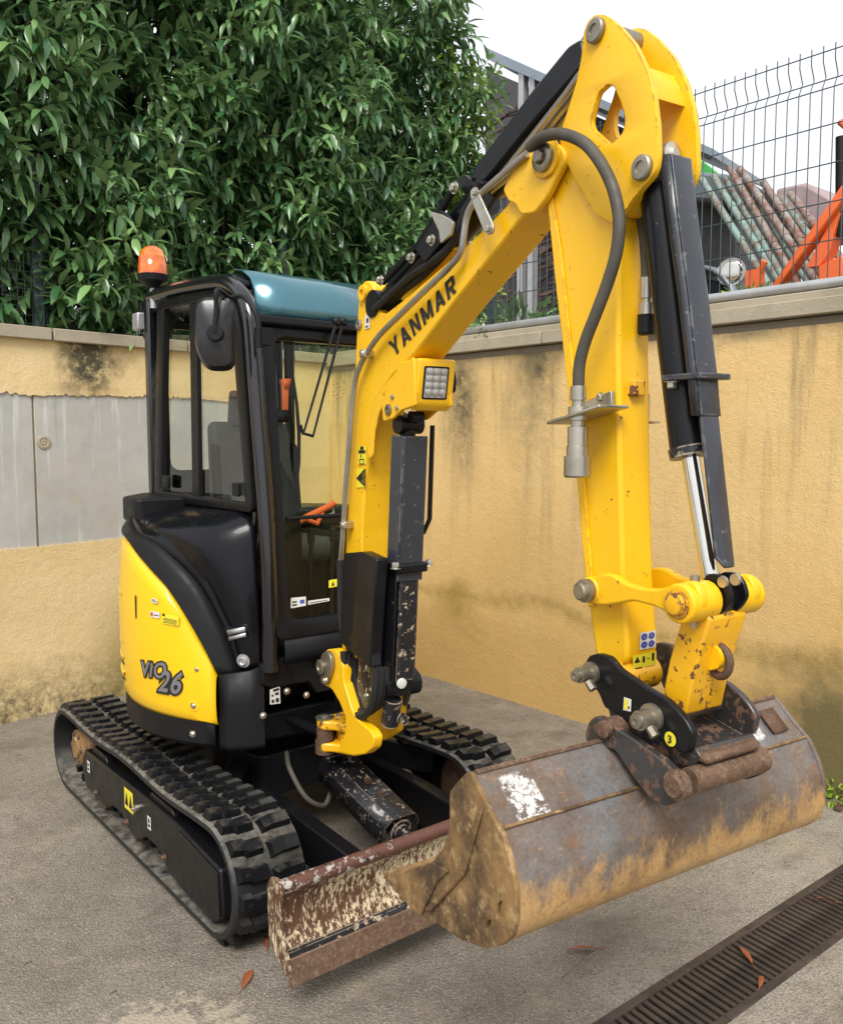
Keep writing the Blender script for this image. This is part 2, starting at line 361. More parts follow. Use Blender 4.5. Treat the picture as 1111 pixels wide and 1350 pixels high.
M['dark_shed'] = plain('dark_shed_wall', (.06, .06, .065), .8)
M['logs'] = m_tube('stacked_timber_and_rods', (.23, .15, .12), (.10, .07, .06))
M['car_body'] = plain('grey_car_paint', (.13, .15, .17), .35)
M['drain'] = m_tube('rusty_cast_iron', (.070, .052, .042), (.036, .028, .025))
M['pit'] = plain('drain_pit', (.012, .011, .010), .95)
M['soil'] = plain('soil', (.09, .07, .045), .95, var=.4, bump=.5)

M['pillar'] = plain('glossy_black_cab_paint', (.006, .006, .008), .2, 0, .5)
for k_ in M_dark: M[k_].node_tree.nodes['Principled BSDF'].inputs['Specular IOR Level'].default_value = .22
# ------------------------------------------------------------------ geometry helpers
ANG = R_(-96.3); DS = Vector((math.cos(ANG), math.sin(ANG), 0)); DU = Vector((-math.sin(ANG), math.cos(ANG), 0))
def F(s, u, z): return DS*s + DU*u + Vector((0, 0, z))     # boom frame: s forward, u to the machine's left, z up
def place(fr, a, b, c):
    if fr == 'F': return F(a, c, b)
    if fr == 'X': return Vector((c, a, b))
    if fr == 'Y': return Vector((a, c, b))
    return Vector((a, b, c))
class MB:
    def __init__(s): s.v = []; s.f = []
    def add(s, vs, fs):
        k = len(s.v); s.v += [Vector(v) for v in vs]; s.f += [tuple(i+k for i in f) for f in fs]; return s
    def prism(s, pts, c0, c1, fr):
        n = len(pts)
        vs = [place(fr, p[0], p[1], c0) for p in pts] + [place(fr, p[0], p[1], c1) for p in pts]
        fs = [tuple(range(n))[::-1], tuple(range(n, 2*n))] + [(i, (i+1) % n, n+(i+1) % n, n+i) for i in range(n)]
        return s.add(vs, fs)
    def box(s, a, b):
        (x0, y0, z0), (x1, y1, z1) = a, b
        return s.prism([(x0, y0), (x1, y0), (x1, y1), (x0, y1)], z0, z1, 'Z')
    def fbox(s, s0, s1, u0, u1, z0, z1): return s.prism([(s0, z0), (s1, z0), (s1, z1), (s0, z1)], u0, u1, 'F')
    def tube(s, path, r, seg=10, closed=False):
        P = [Vector(p) for p in path]; n = len(P); rs = r if isinstance(r, (list, tuple)) else [r]*n
        up = None; rings = []
        for i, p in enumerate(P):
            if closed: d = (P[(i+1) % n]-P[i-1]).normalized()
            else: d = ((P[min(i+1, n-1)]-P[max(i-1, 0)])).normalized()
            if up is None: up = d.orthogonal().normalized()
            up = (up - d*up.dot(d)).normalized(); sd = d.cross(up)
            rings.append([p+(up*math.cos(a)+sd*math.sin(a))*rs[i] for a in [2*math.pi*k/seg for k in range(seg)]])
        vs = [v for rg in rings for v in rg]; fs = []
        for i in range(n if closed else n-1):
            a = i*seg; b = ((i+1) % n)*seg
            fs += [(a+k, a+(k+1) % seg, b+(k+1) % seg, b+k) for k in range(seg)]
        if not closed: fs += [tuple(range(seg))[::-1], tuple(range((n-1)*seg, n*seg))]
        return s.add(vs, fs)
    def cyl(s, a, b, r, seg=20, r2=None): return s.tube([a, b], [r, r if r2 is None else r2], seg)
    def lathe(s, base, axis, prof, seg=24):     # prof: (along, radius)
        axis = Vector(axis).normalized(); return s.tube_rings(Vector(base), axis, prof, seg)
    def tube_rings(s, base, ax, prof, seg):
        up = ax.orthogonal().normalized(); sd = ax.cross(up); vs = []
        for h, r in prof: vs += [base+ax*h+(up*math.cos(2*math.pi*k/seg)+sd*math.sin(2*math.pi*k/seg))*max(r, 1e-4) for k in range(seg)]
        fs = []
        for i in range(len(prof)-1): fs += [(i*seg+k, i*seg+(k+1) % seg, (i+1)*seg+(k+1) % seg, (i+1)*seg+k) for k in range(seg)]
        fs += [tuple(range(seg))[::-1], tuple(range((len(prof)-1)*seg, len(prof)*seg))]
        return s.add(vs, fs)
    def grid(s, rows, close=False):
        n = len(rows[0]); vs = [p for r in rows for p in r]; fs = []
        for i in range(len(rows)-1):
            for j in range(n if close else n-1):
                k = (j+1) % n; fs.append((i*n+j, i*n+k, (i+1)*n+k, (i+1)*n+j))
        return s.add(vs, fs)
    def me(s, name, smooth=True):
        m = bpy.data.meshes.new(name); m.from_pydata([tuple(v) for v in s.v], [], s.f); m.validate()
        b = bmesh.new(); b.from_mesh(m); bmesh.ops.recalc_face_normals(b, faces=b.faces[:]); b.to_mesh(m); b.free()
        if smooth: 
            m.shade_smooth()
            try: m.set_sharp_from_angle(angle=R_(35))
            except Exception: pass
        return m
    def build(s, name, mat, parent=None, bevel=0., smooth=True, seg=2, solid=0., **props):
        o = bpy.data.objects.new(name, s.me(name, smooth)); COL.objects.link(o)
        o.data.materials.append(M[mat] if isinstance(mat, str) else mat)
        if solid: md = o.modifiers.new('s', 'SOLIDIFY'); md.thickness = solid; md.offset = 0
        if bevel: md = o.modifiers.new('b', 'BEVEL'); md.width = bevel; md.segments = seg; md.limit_method = 'ANGLE'; md.angle_limit = R_(40); md.harden_normals = False
        if parent: o.parent = parent
        for k, v in props.items(): o[k] = v
        return o
def smooth_path(pts, n=6):
    P = [Vector(p) for p in pts]; P = [2*P[0]-P[1]]+P+[2*P[-1]-P[-2]]; out = []
    for i in range(1, len(P)-2):
        for k in range(n):
            t = k/n; a, b, c, d = P[i-1:i+3]
            out.append(.5*((2*b)+(c-a)*t+(2*a-5*b+4*c-d)*t*t+(3*b-a-3*c+d)*t**3))
    return out+[P[-2]]
def rnd(poly, r=.02, n=4):
    out = []; L = len(poly)
    for i in range(L):
        p = Vector(poly[i]); a = Vector(poly[i-1])-p; b = Vector(poly[(i+1) % L])-p
        k = min(r, a.length*.45, b.length*.45); a = p+a.normalized()*k; b = p+b.normalized()*k
        for j in range(n+1):
            t = j/n; out.append(tuple((1-t)**2*a+2*t*(1-t)*p+t*t*b))
    return out
def empty(name, loc=(0, 0, 0), **props):
    o = bpy.data.objects.new(name, None); COL.objects.link(o); o.location = loc; o.empty_display_size = .1
    for k, v in props.items(): o[k] = v
    return o
def plate(name, mat, parent, outer, holes, c0, c1, fr, bev=.0):
    """flat plate with holes cut through it"""
    cu = bpy.data.curves.new(name, 'CURVE'); cu.dimensions = '2D'; cu.fill_mode = 'BOTH'
    cu.extrude = abs(c1-c0)/2-bev; cu.bevel_depth = bev; cu.bevel_resolution = 1; cu.offset = -bev
    for lp in [outer]+holes:
        sp = cu.splines.new('POLY'); sp.points.add(len(lp)-1); sp.use_cyclic_u = True
        for i, p in enumerate(lp): sp.points[i].co = (p[0], p[1], 0, 1)
    tmp = bpy.data.objects.new('tmp', cu); COL.objects.link(tmp)
    bpy.context.view_layer.update()
    me = bpy.data.meshes.new_from_object(tmp.evaluated_get(bpy.context.evaluated_depsgraph_get()))
    bpy.data.objects.remove(tmp); c = (c0+c1)/2
    for v in me.vertices: v.co = place(fr, v.co.x, v.co.y, c+v.co.z)
    b = bmesh.new(); b.from_mesh(me); bmesh.ops.remove_doubles(b, verts=b.verts[:], dist=1e-5); bmesh.ops.recalc_face_normals(b, faces=b.faces[:]); b.to_mesh(me); b.free()
    me.name = name; me.materials.clear(); me.materials.append(M[mat]); me.shade_smooth(); me.set_sharp_from_angle(angle=R_(30))
    o = bpy.data.objects.new(name, me); COL.objects.link(o); o.parent = parent
    return o
def circle(cx, cy, r, n=24): return [(cx+r*math.cos(2*math.pi*i/n), cy+r*math.sin(2*math.pi*i/n)) for i in range(n)]
def hull_text(txt, fn, name, mat, parent, off=.0, shear=0., thick=.002, size_space=1.):
    """lettering fitted to a unit square and mapped by fn(u, v, w)"""
    cu = bpy.data.curves.new(name, 'FONT'); cu.body = txt; cu.offset = off; cu.shear = shear; cu.extrude = .5; cu.space_character = size_space; cu.resolution_u = 3
    tmp = bpy.data.objects.new('tmp', cu); COL.objects.link(tmp); bpy.context.view_layer.update()
    me = bpy.data.meshes.new_from_object(tmp.evaluated_get(bpy.context.evaluated_depsgraph_get())); bpy.data.objects.remove(tmp)
    xs = [v.co.x for v in me.vertices]; ys = [v.co.y for v in me.vertices]
    x0, x1, y0, y1 = min(xs), max(xs), min(ys), max(ys)
    for v in me.vertices: v.co = fn((v.co.x-x0)/(x1-x0), (v.co.y-y0)/(y1-y0), (v.co.z+.5)*thick)
    me.name = name; me.materials.clear(); me.materials.append(M[mat])
    o = bpy.data.objects.new(name, me); COL.objects.link(o); o.parent = parent; return o
def quad_fn(bl, br, tr, tl, mapf):
    def fn(u, v, w):
        a = Vector(bl)*(1-u)+Vector(br)*u; b = Vector(tl)*(1-u)+Vector(tr)*u; p = a*(1-v)+b*v
        return mapf(p[0], p[1], w)
    return fn
def decal(name, mat, parent, corners, mapf, shapes=(), lift=.0015):
    """printed label: background quad and print shapes (mat, [(u,v)...])"""
    fn = quad_fn(*corners, mapf); N = 6
    mb = MB(); mb.grid([[fn(i/N, j/N, lift) for i in range(N+1)] for j in range(N+1)])
    o = mb.build(name, mat, parent)
    groups = {}
    for m, poly in shapes: groups.setdefault(m, []).append(poly)
    for m, polys in groups.items():
        q = MB()
        for poly in polys: q.add([fn(a, b, lift+.0012) for a, b in poly], [tuple(range(len(poly)))])
        q.build('print', m, o)
    return o
def R4(a, b, c, d): return [(a, b), (c, b), (c, d), (a, d)]

#================================================================== SETTING
# ground sheet with a slot left open for the drain
GX0, GX1, GY0, GY1 = -30, 30, -30, 30
DX0, DX1, DYa, DYb = -.6, 3.4, -2.405, -2.125       # drain opening
g = MB()
for (a, b, c, d) in ((GX0, GY0, GX1, DYa), (GX0, DYb, GX1, GY1), (GX0, DYa, DX0, DYb), (DX1, DYa, GX1, DYb)):
    g.add([(a, b, 0), (c, b, 0), (c, d, 0), (a, d, 0)], [(0, 1, 2, 3)])
g.build('ground', 'ground', kind='structure')

def lw(x, off=0.): return 2.4847+.16124*x+off       # left wall face
def rw(y, off=0.): return 2.3468-.05096*y+off       # right wall face
CX = (2.3468-.05096*2.4847)/(1+.05096*.16124); CY = lw(CX)     # corner
WT = 2.60
left = empty('retaining_wall', (-1, lw(-1), 0), label='ochre rendered wall with bare grey concrete band beside the cab', category='wall')
def lwp(xs, zs0, zs1, f0, back, name, mat, bev=.0, **k):
    """wall piece following the left wall between x stations"""
    mb = MB(); a, b = xs
    pts = [Vector((a, lw(a, f0), 0)), Vector((b, lw(b, f0), 0)), Vector((b, lw(b, back), 0)), Vector((a, lw(a, back), 0))]
    mb.add([p+Vector((0, 0, zs0)) for p in pts]+[p+Vector((0, 0, zs1)) for p in pts], [(3, 2, 1, 0), (4, 5, 6, 7), (0, 1, 5, 4), (1, 2, 6, 5), (2, 3, 7, 6), (3, 0, 4, 7)])
    o = mb.build(name, mat, None, bevel=bev, **k); o.parent = left; o.matrix_parent_inverse = left.matrix_basis.inverted(); return o
lwp((-7, CX+.3), -.05, WT, .035, .34, 'wall_core', 'plaster_left')
for a, b in ((-3.2, -.452), (-.438, 1.16)):
    lwp((a, b), 1.165, 2.26, .012, .035, 'concrete_panel', 'panel', .004)
px_, = [(-0.382,2.423,1.905)]
mb = MB(); mb.lathe(Vector(px_)+Vector((0, .012, 0)), (.16, -1, 0), [(0, .048), (.008, .046), (.010, .030), (.005, .026), (.009, .012), (.004, 0)], 22); o = mb.build('filled_hole', 'coping'); o.parent = left; o.matrix_parent_inverse = left.matrix_basis.inverted()
# render bands with ragged edges
def ragged(x0, x1, zlo, zhi, edge, name, f0, holes=()):
    n = int((x1-x0)/.02); rows = [[], []]
    for i in range(n+1):
        x = x0+(x1-x0)*i/n; jit = .009*math.sin(x*3.1)+.004*math.sin(x*17)+random.uniform(-.006, .006)+(.014 if random.random() < .06 else 0)
        lo, hi = zlo, zhi
        if edge == 'lo': lo = zlo(x)+jit if callable(zlo) else zlo+jit
        if edge == 'hi': hi = zhi+jit*.4
        rows[0].append(Vector((x, lw(x, f0), lo))); rows[1].append(Vector((x, lw(x, f0), hi)))
    back = [[p+Vector((0, .04, 0)) for p in r] for r in rows]
    mb = MB(); mb.grid([back[0], rows[0], rows[1], back[1]])
    o = mb.build(name, 'plaster_left', None, smooth=False); o.parent = left; o.matrix_parent_inverse = left.matrix_basis.inverted()
ragged(-7, 1.165, 2.235, WT, 'lo', 'upper_render', 0.)
ragged(-7, 1.165, -.03, 1.19, 'hi', 'lower_render', 0.)
ragged(1.165, CX, -.03, WT, '', 'render_field', -.002)
x = -6.6
while x < CX+.25:
    w = 1.05; x1 = min(x+w-.012, CX+.3)
    lwp((x, x1), WT, WT+.085, -.045, .40, 'coping_stone', 'coping', .006); x += w

right = empty('retaining_wall', (rw(0), 0, 0), label='stained ochre rendered wall behind the boom and bucket', category='wall')
def rwp(ys, z0, z1, f0, back, name, mat, bev=0., par=None):
    a, b = ys; par = par or right
    pts = [Vector((rw(a, f0), a, 0)), Vector((rw(b, f0), b, 0)), Vector((rw(b, back), b, 0)), Vector((rw(a, back), a, 0))]
    mb = MB(); mb.add([p+Vector((0, 0, z0)) for p in pts]+[p+Vector((0, 0, z1)) for p in pts], [(3, 2, 1, 0), (4, 5, 6, 7), (0, 1, 5, 4), (1, 2, 6, 5), (2, 3, 7, 6), (3, 0, 4, 7)])
    o = mb.build(name, mat, None, bevel=bev); o.parent = par; o.matrix_parent_inverse = par.matrix_basis.inverted(); return o
mb = MB(); NY, NZ = 60, 30; rows = []      # slightly uneven face with a faint ledge low down
for j in range(NZ+1):
    z = -.05+(WT-.03)*j/NZ; r = []
    for i in range(NY+1):
        y = -7+(CY+7)*i/NY
        r.append(Vector((rw(y)-.012/(1+math.exp((z-.62-.05*math.sin(y*1.3))*60))+.006*math.sin(y*2.1+z*3), y, z)))
    rows.append(r)
mb.grid(rows); o = mb.build('render_field', 'plaster_right'); o.parent = right; o.matrix_parent_inverse = right.matrix_basis.inverted()
rwp((-7, CY), -.05, WT-.035, .03, .3, 'wall_core', 'coping')
y = -6.9
while y < CY-.1:
    y1 = min(y+1.2-.012, CY-.03); rwp((y, y1), WT-.03, WT+.055, -.045, .34, 'coping_stone', 'coping', .006); y += 1.2
# second, set-back kerb and galvanised rail above the right wall
y = -6.0
while y < CY-.1:
    y1 = min(y+1.9-.015, CY-.03); rwp((y, y1), WT+.0552, WT+.11, .06, .34, 'kerb_block', 'coping', .006); y += 1.9
mb = MB(); mb.tube([(rw(-6, .10), -6, WT+.145), (rw(1.9, .10), 1.9, WT+.145)], .028, 14)
o = mb.build('base_rail', 'galv'); o.parent = right; o.matrix_parent_inverse = right.matrix_basis.inverted()

# raised yard behind the walls
mb = MB()
mb.add([(rw(-40, .28), -40, WT-.06), (60, -40, WT-.06), (60, 60, WT-.06), (CX+.05, 60, WT-.06), (CX+.05, CY+.3, WT-.06), (rw(CY, .28), CY+.3, WT-.06)], [(0, 1, 2, 3, 4, 5)])
mb.add([(-40, lw(-40, .36), WT-.06), (CX+.05, lw(CX, .36), WT-.06), (CX+.05, 60, WT-.06), (-40, 60, WT-.06)], [(0, 1, 2, 3)])
mb.build('yard_ground', 'soil', kind='structure')

# drain
dr = empty('drain_grate', (1.2, -2.26, 0), label='rusty slotted drain channel grate set in the concrete ground', category='drain')
def kid(mb, name, mat, par, **k):
    o = mb.build(name, mat, None, **k); o.parent = par
    o.matrix_parent_inverse = par.matrix_world.inverted() if par.parent else par.matrix_basis.inverted(); return o
mb = MB(); mb.box((DX0, DYa, -.2), (DX1, DYb, -.19)); mb.box((DX0, DYa-.02, -.2), (DX1, DYa, -.012)); mb.box((DX0, DYb, -.2), (DX1, DYb+.02, -.012))
kid(mb, 'channel', 'pit', dr)
for (a, b) in ((DYa, DYa+.034), (DYb-.034, DYb)):
    x = DX0
    while x < DX1-.01:
        mb = MB(); mb.box((x, a, -.035), (x+.496, b, .003)); kid(mb, 'side_rail', 'drain', dr, bevel=.004)
        mb = MB(); mb.lathe((x+.25, (a+b)/2, .003), (0, 0, 1), [(0, .009), (.003, .008)], 10); kid(mb, 'bolt', 'drain', dr); x += .5
mb = MB(); mb.box((-.02, DYa+.035, -.028), (.02, DYb-.035, 0)); 
barme = MB(); barme.box((-.0095, DYa+.032+2.26, -.010), (.0095, DYb-.032+2.26, -.001)); barme = barme.me('grate_bar'); barme.materials.append(M['drain'])
x = DX0+.02; i = 0
while x < DX1:
    o = bpy.data.objects.new('grate_bar', barme); COL.objects.link(o); o.parent = dr; o.location = (x-1.2, 0, random.uniform(-.0015, .001)); o.rotation_euler.z = -.10
    x += .0345; i += 1

#================================================================== EXCAVATOR
EX = empty('mini_excavator', (0, 0, 0), label='yellow and black mini excavator with cab, rubber tracks, blade and wide ditching bucket', category='excavator')
def E(mb, name, mat, bevel=0., par=None, **k): return mb.build(name, mat, par or EX, bevel=bevel, **k)
def bolt(p, ax, r=.012, h=.01, par=None, mat='zinc', washer=True):
    mb = MB(); p = Vector(p); ax = Vector(ax).normalized()
    if washer: mb.lathe(p, ax, [(0, r*1.45), (.002, r*1.4)], 14)
    mb.lathe(p+ax*.002, ax, [(0, r), (h*.8, r), (h, r*.8)], 6)
    return E(mb, 'bolt', mat, par=par)
def pincap(s, u, z, r, par, mat='pin', h=.018, hexa=False):
    mb = MB(); mb.lathe(F(s, u, z), -DU, [(0, r), (h*.75, r), (h, r*.86), (h, r*.5), (h-.004, r*.46), (h-.004, 0)], 24)
    if hexa: mb.lathe(F(s, u-h+.002, z), -DU, [(0, r*.5), (.012, r*.5), (.016, r*.4)], 6)
    return E(mb, 'pin', mat, par=par)

# ---- tracks
LC, RO, RI = 1.79, .245, .198
def belt_path(R, n=14, sag=.018):
    h = LC/2; pts = []; zc = RO
    for i in range(n): t = -math.pi/2-math.pi*i/n; pts.append((-h+R*math.cos(t), zc+R*math.sin(t)))
    for i in range(20): f = i/20; pts.append((-h+2*h*f, zc+R-sag*math.sin(f*math.pi*2)**2))
    for i in range(n): t = math.pi/2-math.pi*i/n; pts.append((h+R*math.cos(t), zc+R*math.sin(t)))
    for i in range(20): f = i/20; pts.append((h-2*h*f, zc-R))
    return pts
def lug_mesh(kind):
    # local: X across the belt, Y along travel, Z outwards
    mb = MB(); s = 1 if kind == 0 else -1
    w0, w1 = (.010, .138) if kind == 0 else (-.138, -.010)
    o = .012*s
    base = [(w0, -.030), (w0+.05, -.030+o*.6), (w0+.06, -.036+o), (w1, -.036+o), (w1, .030+o), (w0+.06, .030+o), (w0+.05, .036+o*.6), (w0, .036)]
    top = [(w0+.010, -.020), (w0+.052, -.020+o*.6), (w0+.062, -.026+o), (w1-.006, -.026+o), (w1-.006, .020+o), (w0+.062, .020+o), (w0+.052, .026+o*.6), (w0+.010, .026)]
    n = len(base); vs = [(a, b, -.004) for a, b in base]+[(a, b, .028) for a, b in top]
    mb.add(vs, [tuple(range(n, 2*n))]+[(i, (i+1) % n, n+(i+1) % n, n+i) for i in range(n)])
    m = mb.me('tread_lug', smooth=False); m.materials.append(M['rubber']); return m
LUG = [lug_mesh(0), lug_mesh(1)]
def sample(path, step):
    n = len(path); seg = [(Vector(path[(i+1) % n])-Vector(path[i])).length for i in range(n)]; tot = sum(seg)
    cnt = round(tot/step); st = tot/cnt; out = []; i = 0; acc = 0
    for k in range(cnt):
        d = k*st
        while acc+seg[i] < d: acc += seg[i]; i += 1
        a = Vector(path[i]); b = Vector(path[(i+1) % n]); t = (d-acc)/seg[i]; out.append((a+(b-a)*t, (b-a).normalized()))
    return out
for sx in (-1, 1):
    xc = sx*.60
    tr = E(MB(), 'rubber_track', 'rubber')
    outer = belt_path(RO-.022); inner = belt_path(RI-.004); mb = MB(); x0, x1 = xc-.15, xc+.15
    rows = [[Vector((x0+.012, y, z)) for y, z in outer], [Vector((x1-.012, y, z)) for y, z in outer], [Vector((x1, y, z)) for y, z in belt_path(RO-.030)], [Vector((x1, y, z)) for y, z in inner], [Vector((x0, y, z)) for y, z in inner], [Vector((x0, y, z)) for y, z in belt_path(RO-.030)], [Vector((x0+.012, y, z)) for y, z in outer]]
    mb.grid(rows, close=True); me = mb.me('rubber_track'); me.materials.append(M['belt']); tr.data = me
    # guide teeth inside
    mbg = MB()
    for p, d in sample(belt_path(RI-.004), .10):
        nrm = Vector((-d.y, d.x)); nrm = -nrm if nrm.dot(p-Vector((max(-LC/2, min(LC/2, p.x)), RO))) > 0 else nrm
        for gx in (-.05, .05):
            a = Vector((xc+gx-.014, p.x, p.y)); t3 = Vector((0, d.x, d.y)); n3 = Vector((0, nrm.x, nrm.y))
            mbg.add([a-t3*.02, a+t3*.02, a+t3*.02+Vector((.028, 0, 0)), a-t3*.02+Vector((.028, 0, 0)), a-t3*.01+n3*.035, a+t3*.01+n3*.035, a+t3*.01+n3*.035+Vector((.028, 0, 0)), a-t3*.01+n3*.035+Vector((.028, 0, 0))],
                    [(0, 1, 5, 4), (1, 2, 6, 5), (2, 3, 7, 6), (3, 0, 4, 7), (4, 5, 6, 7)])
    E(mbg, 'guide_teeth', 'rubber', par=tr, kind='stuff')
    for row in (0, 1):
        for k, (p, d) in enumerate(sample(belt_path(RO-.024), .098)):
            nrm = Vector((-d.y, d.x))
            if nrm.dot(p-Vector((max(-LC/2, min(LC/2, p.x)), RO))) < 0: nrm = -nrm
            off = .049*row
            T = Vector((0, d.x, d.y)); N = Vector((0, nrm.x, nrm.y)); Xv = Vector((1, 0, 0))
            q = p + d*off
            if abs(p.x) > LC/2-.06 and off:   # keep half-pitch lugs on the curve
                c0 = Vector((math.copysign(LC/2, p.x), RO)); rv = q-c0
                if abs(q.x) > LC/2: q = c0+rv.normalized()*(RO-.024); nrm = rv.normalized(); N = Vector((0, nrm.x, nrm.y)); T = Vector((0, -nrm.y, nrm.x))*(1 if Vector((-nrm.y, nrm.x)).dot(d) > 0 else -1)
            o = bpy.data.objects.new('tread_lug', LUG[row]); COL.objects.link(o); o.parent = tr
            if T.cross(N).dot(Xv) < 0: T = -T
            o.matrix_local = Matrix(((Xv.x, T.x, N.x, xc), (Xv.y, T.y, N.y, q.x), (Xv.z, T.z, N.z, q.y), (0, 0, 0, 1)))
    # track frame, idler, sprocket, rollers
    xo = xc+sx*.09
    fr_ = E(MB().prism([(-.99, .13), (-.97, .31), (-.60, .345), (-.2, .345), (.2, .335), (.60, .33), (.66, .24), (.60, .13), (.30, .12), (.2, .165), (.08, .165), (-.0, .12), (-.12, .11), (-.22, .165), (-.36, .165), (-.46, .10), (-.6, .085), (-.9, .07)], xo-.05, xo+.05, 'X'), 'track_frame', 'black', bevel=.012)
    E(MB().prism([(-.98, .125), (-.965, .30), (-.60, .335), (-.595, .10), (-.9, .085)], xo+sx*.05, xo+sx*.058, 'X'), 'cover_plate', 'black', bevel=.004, par=fr_)
    E(MB().prism([(-.5, .345), (-.47, .375), (-.25, .375), (-.22, .345)], xo-.03, xo+.03, 'X'), 'track_slider', 'black', bevel=.006, par=fr_)
    E(MB().prism([(.32, .333), (.35, .365), (.52, .365), (.55, .33)], xo-.03, xo+.03, 'X'), 'track_slider', 'black', bevel=.006, par=fr_)
    for y in (.45, .02, -.42):
        mb = MB(); mb.lathe((xc-sx*.1, y, .105), (sx, 0, 0), [(0, .05), (.03, .06), (.16, .06), (.2, .05)], 20); E(mb, 'track_roller', 'rust', par=fr_)
        bolt((xo+sx*.05, y-.02, .155), (sx, 0, 0), .012, .012, fr_, 'rust')
    mb = MB(); mb.lathe((xc-.06, -LC/2, RO), (1, 0, 0), [(0, .15), (.02, .185), (.10, .185), (.12, .15)], 28); E(mb, 'idler_wheel', 'rust', bevel=.004)
    mb = MB(); R2 = .155; n = 15; pts = []
    for k in range(n*4):
        a = 2*math.pi*k/(n*4); r = R2+(.03 if k % 4 in (0, 1) else 0); pts.append((LC/2+r*math.cos(a), RO+r*math.sin(a)))
    mb.prism(pts, xc-.02, xc+.02, 'X'); sp = E(mb, 'drive_sprocket', 'rust')
    mb = MB(); mb.lathe((xc, LC/2, RO), (sx, 0, 0), [(0, .12), (.05, .115), (.055, .10), (.085, .095), (.09, .06), (.10, .055)], 24); E(mb, 'hub', 'mud', par=sp)
    for k in range(6):
        a = k*math.pi/3; bolt((xc+sx*.085, LC/2+.075*math.cos(a), RO+.075*math.sin(a)), (sx, 0, 0), .01, .01, sp, 'rust')
    if sx < 0:
        dec = [(xo-.0505)]
        mapx = lambda a, b, w: Vector((xo-.051-w, a, b))
        tri = [('ink', [(.08, .2), (.46, .2), (.27, .85)]), ('ink', [(.54, .2), (.92, .2), (.73, .85)]), ('yellow_label', [(.2, .3), (.34, .3), (.27, .6)])]
        decal('warning_label', 'yellow_label', fr_, ((.02, .22), (-.09, .22), (-.09, .32), (.02, .32)), mapx, tri)
        decal('label', 'white_label', fr_, ((.55, .23), (.51, .23), (.51, .29), (.55, .29)), mapx, [('ink', R4(.2, .2, .8, .4)), ('ink', R4(.2, .55, .7, .8))])
        decal('label', 'white_label', fr_, ((-.26, .22), (-.30, .22), (-.30, .28), (-.26, .28)), mapx, [('ink', R4(.2, .2, .8, .4)), ('ink', R4(.3, .5, .7, .85))])
        mb = MB(); mb.lathe((xo-.05, -.14, .27), (-1, 0, 0), [(0, .018), (.015, .018), (.018, .008), (.03, .006)], 10); E(mb, 'grease_valve', 'zinc', par=fr_)

# ---- undercarriage centre
mb = MB(); mb.prism(rnd([(-.30, -.48), (.30, -.48), (.34, -.2), (.34, .4), (.25, .52), (-.25, .52), (-.34, .4), (-.34, -.2)], .05), .30, .50, 'Z'); E(mb, 'centre_frame', 'black', bevel=.01)
mb = MB(); mb.lathe((0, 0, .50), (0, 0, 1), [(0, .33), (.09, .33), (.09, .30), (.125, .30)], 48); E(mb, 'slew_ring', 'black')
for sx in (-1, 1):
    for yy in (-.36, .36):
        mb = MB(); c = [Vector((sx*.25, yy*.8, .40)), Vector((sx*.60, yy*1.5, .30))]
        mb.add([c[0]+Vector((0, -.08, -.08)), c[0]+Vector((0, .08, -.08)), c[0]+Vector((0, .08, .08)), c[0]+Vector((0, -.08, .08)), c[1]+Vector((0, -.07, -.06)), c[1]+Vector((0, .07, -.06)), c[1]+Vector((0, .07, .06)), c[1]+Vector((0, -.07, .06))], [(0, 1, 2, 3), (4, 5, 6, 7), (0, 1, 5, 4), (1, 2, 6, 5), (2, 3, 7, 6), (3, 0, 4, 7)])
        E(mb, 'frame_leg', 'black', bevel=.008)
# blade arms and blade
for sx, xa in ((-1, -.30), (1, .30)):
    mb = MB(); mb.prism([(-.42, .22), (-.42, .36), (-.80, .36), (-1.38, .33), (-1.40, .17), (-1.2, .16), (-.7, .20)], xa-.035, xa+.035, 'X'); E(mb, 'blade_arm', 'black', bevel=.006)
    mb = MB(); mb.cyl((xa-.05, -.47, .29), (xa+.05, -.47, .29), .04); E(mb, 'blade_pivot_pin', 'pin')
bl = E(MB(), 'dozer_blade', 'blade')
prof = [(-1.458, .425), (-1.432, .38), (-1.425, .33), (-1.435, .27), (-1.458, .225), (-1.480, .205)]
back = [(-1.468, .195), (-1.445, .21), (-1.420, .26), (-1.410, .33), (-1.415, .39), (-1.43, .44)]
mb = MB(); mb.prism(prof+back, -.742, .742, 'X'); me = mb.me('b'); me.materials.append(M['blade']); bl.data = me
mb = MB(); mb.cyl((-.745, -1.440, .438), (.745, -1.440, .438), .026, 18); E(mb, 'top_tube', 'blade_top', par=bl)
mb = MB(); mb.prism([(-1.476, .215), (-1.492, .212), (-1.512, .125), (-1.496, .122)], -.748, .748, 'X'); E(mb, 'wear_edge', 'rust_bar', bevel=.003, par=bl)
mb = MB(); mb.prism([(-1.462, .232), (-1.478, .227), (-1.494, .203), (-1.480, .195)], -.745, .745, 'X'); E(mb, 'wear_bead', 'black_worn', bevel=.004, par=bl)
for sx in (-1, 1):
    mb = MB(); mb.prism([(-1.463, .455), (-1.452, .37), (-1.46, .28), (-1.50, .21), (-1.505, .16), (-1.45, .17), (-1.37, .24), (-1.365, .42), (-1.39, .46), (-1.43, .47)], sx*.748-.006, sx*.748+.006, 'X'); E(mb, 'end_plate', 'blade', bevel=.003, par=bl)
    mb = MB(); mb.prism([(-1.40, .40), (-1.32, .34), (-1.32, .2), (-1.42, .2)], sx*.4-.008, sx*.4+.008, 'X'); E(mb, 'gusset', 'black', par=bl)
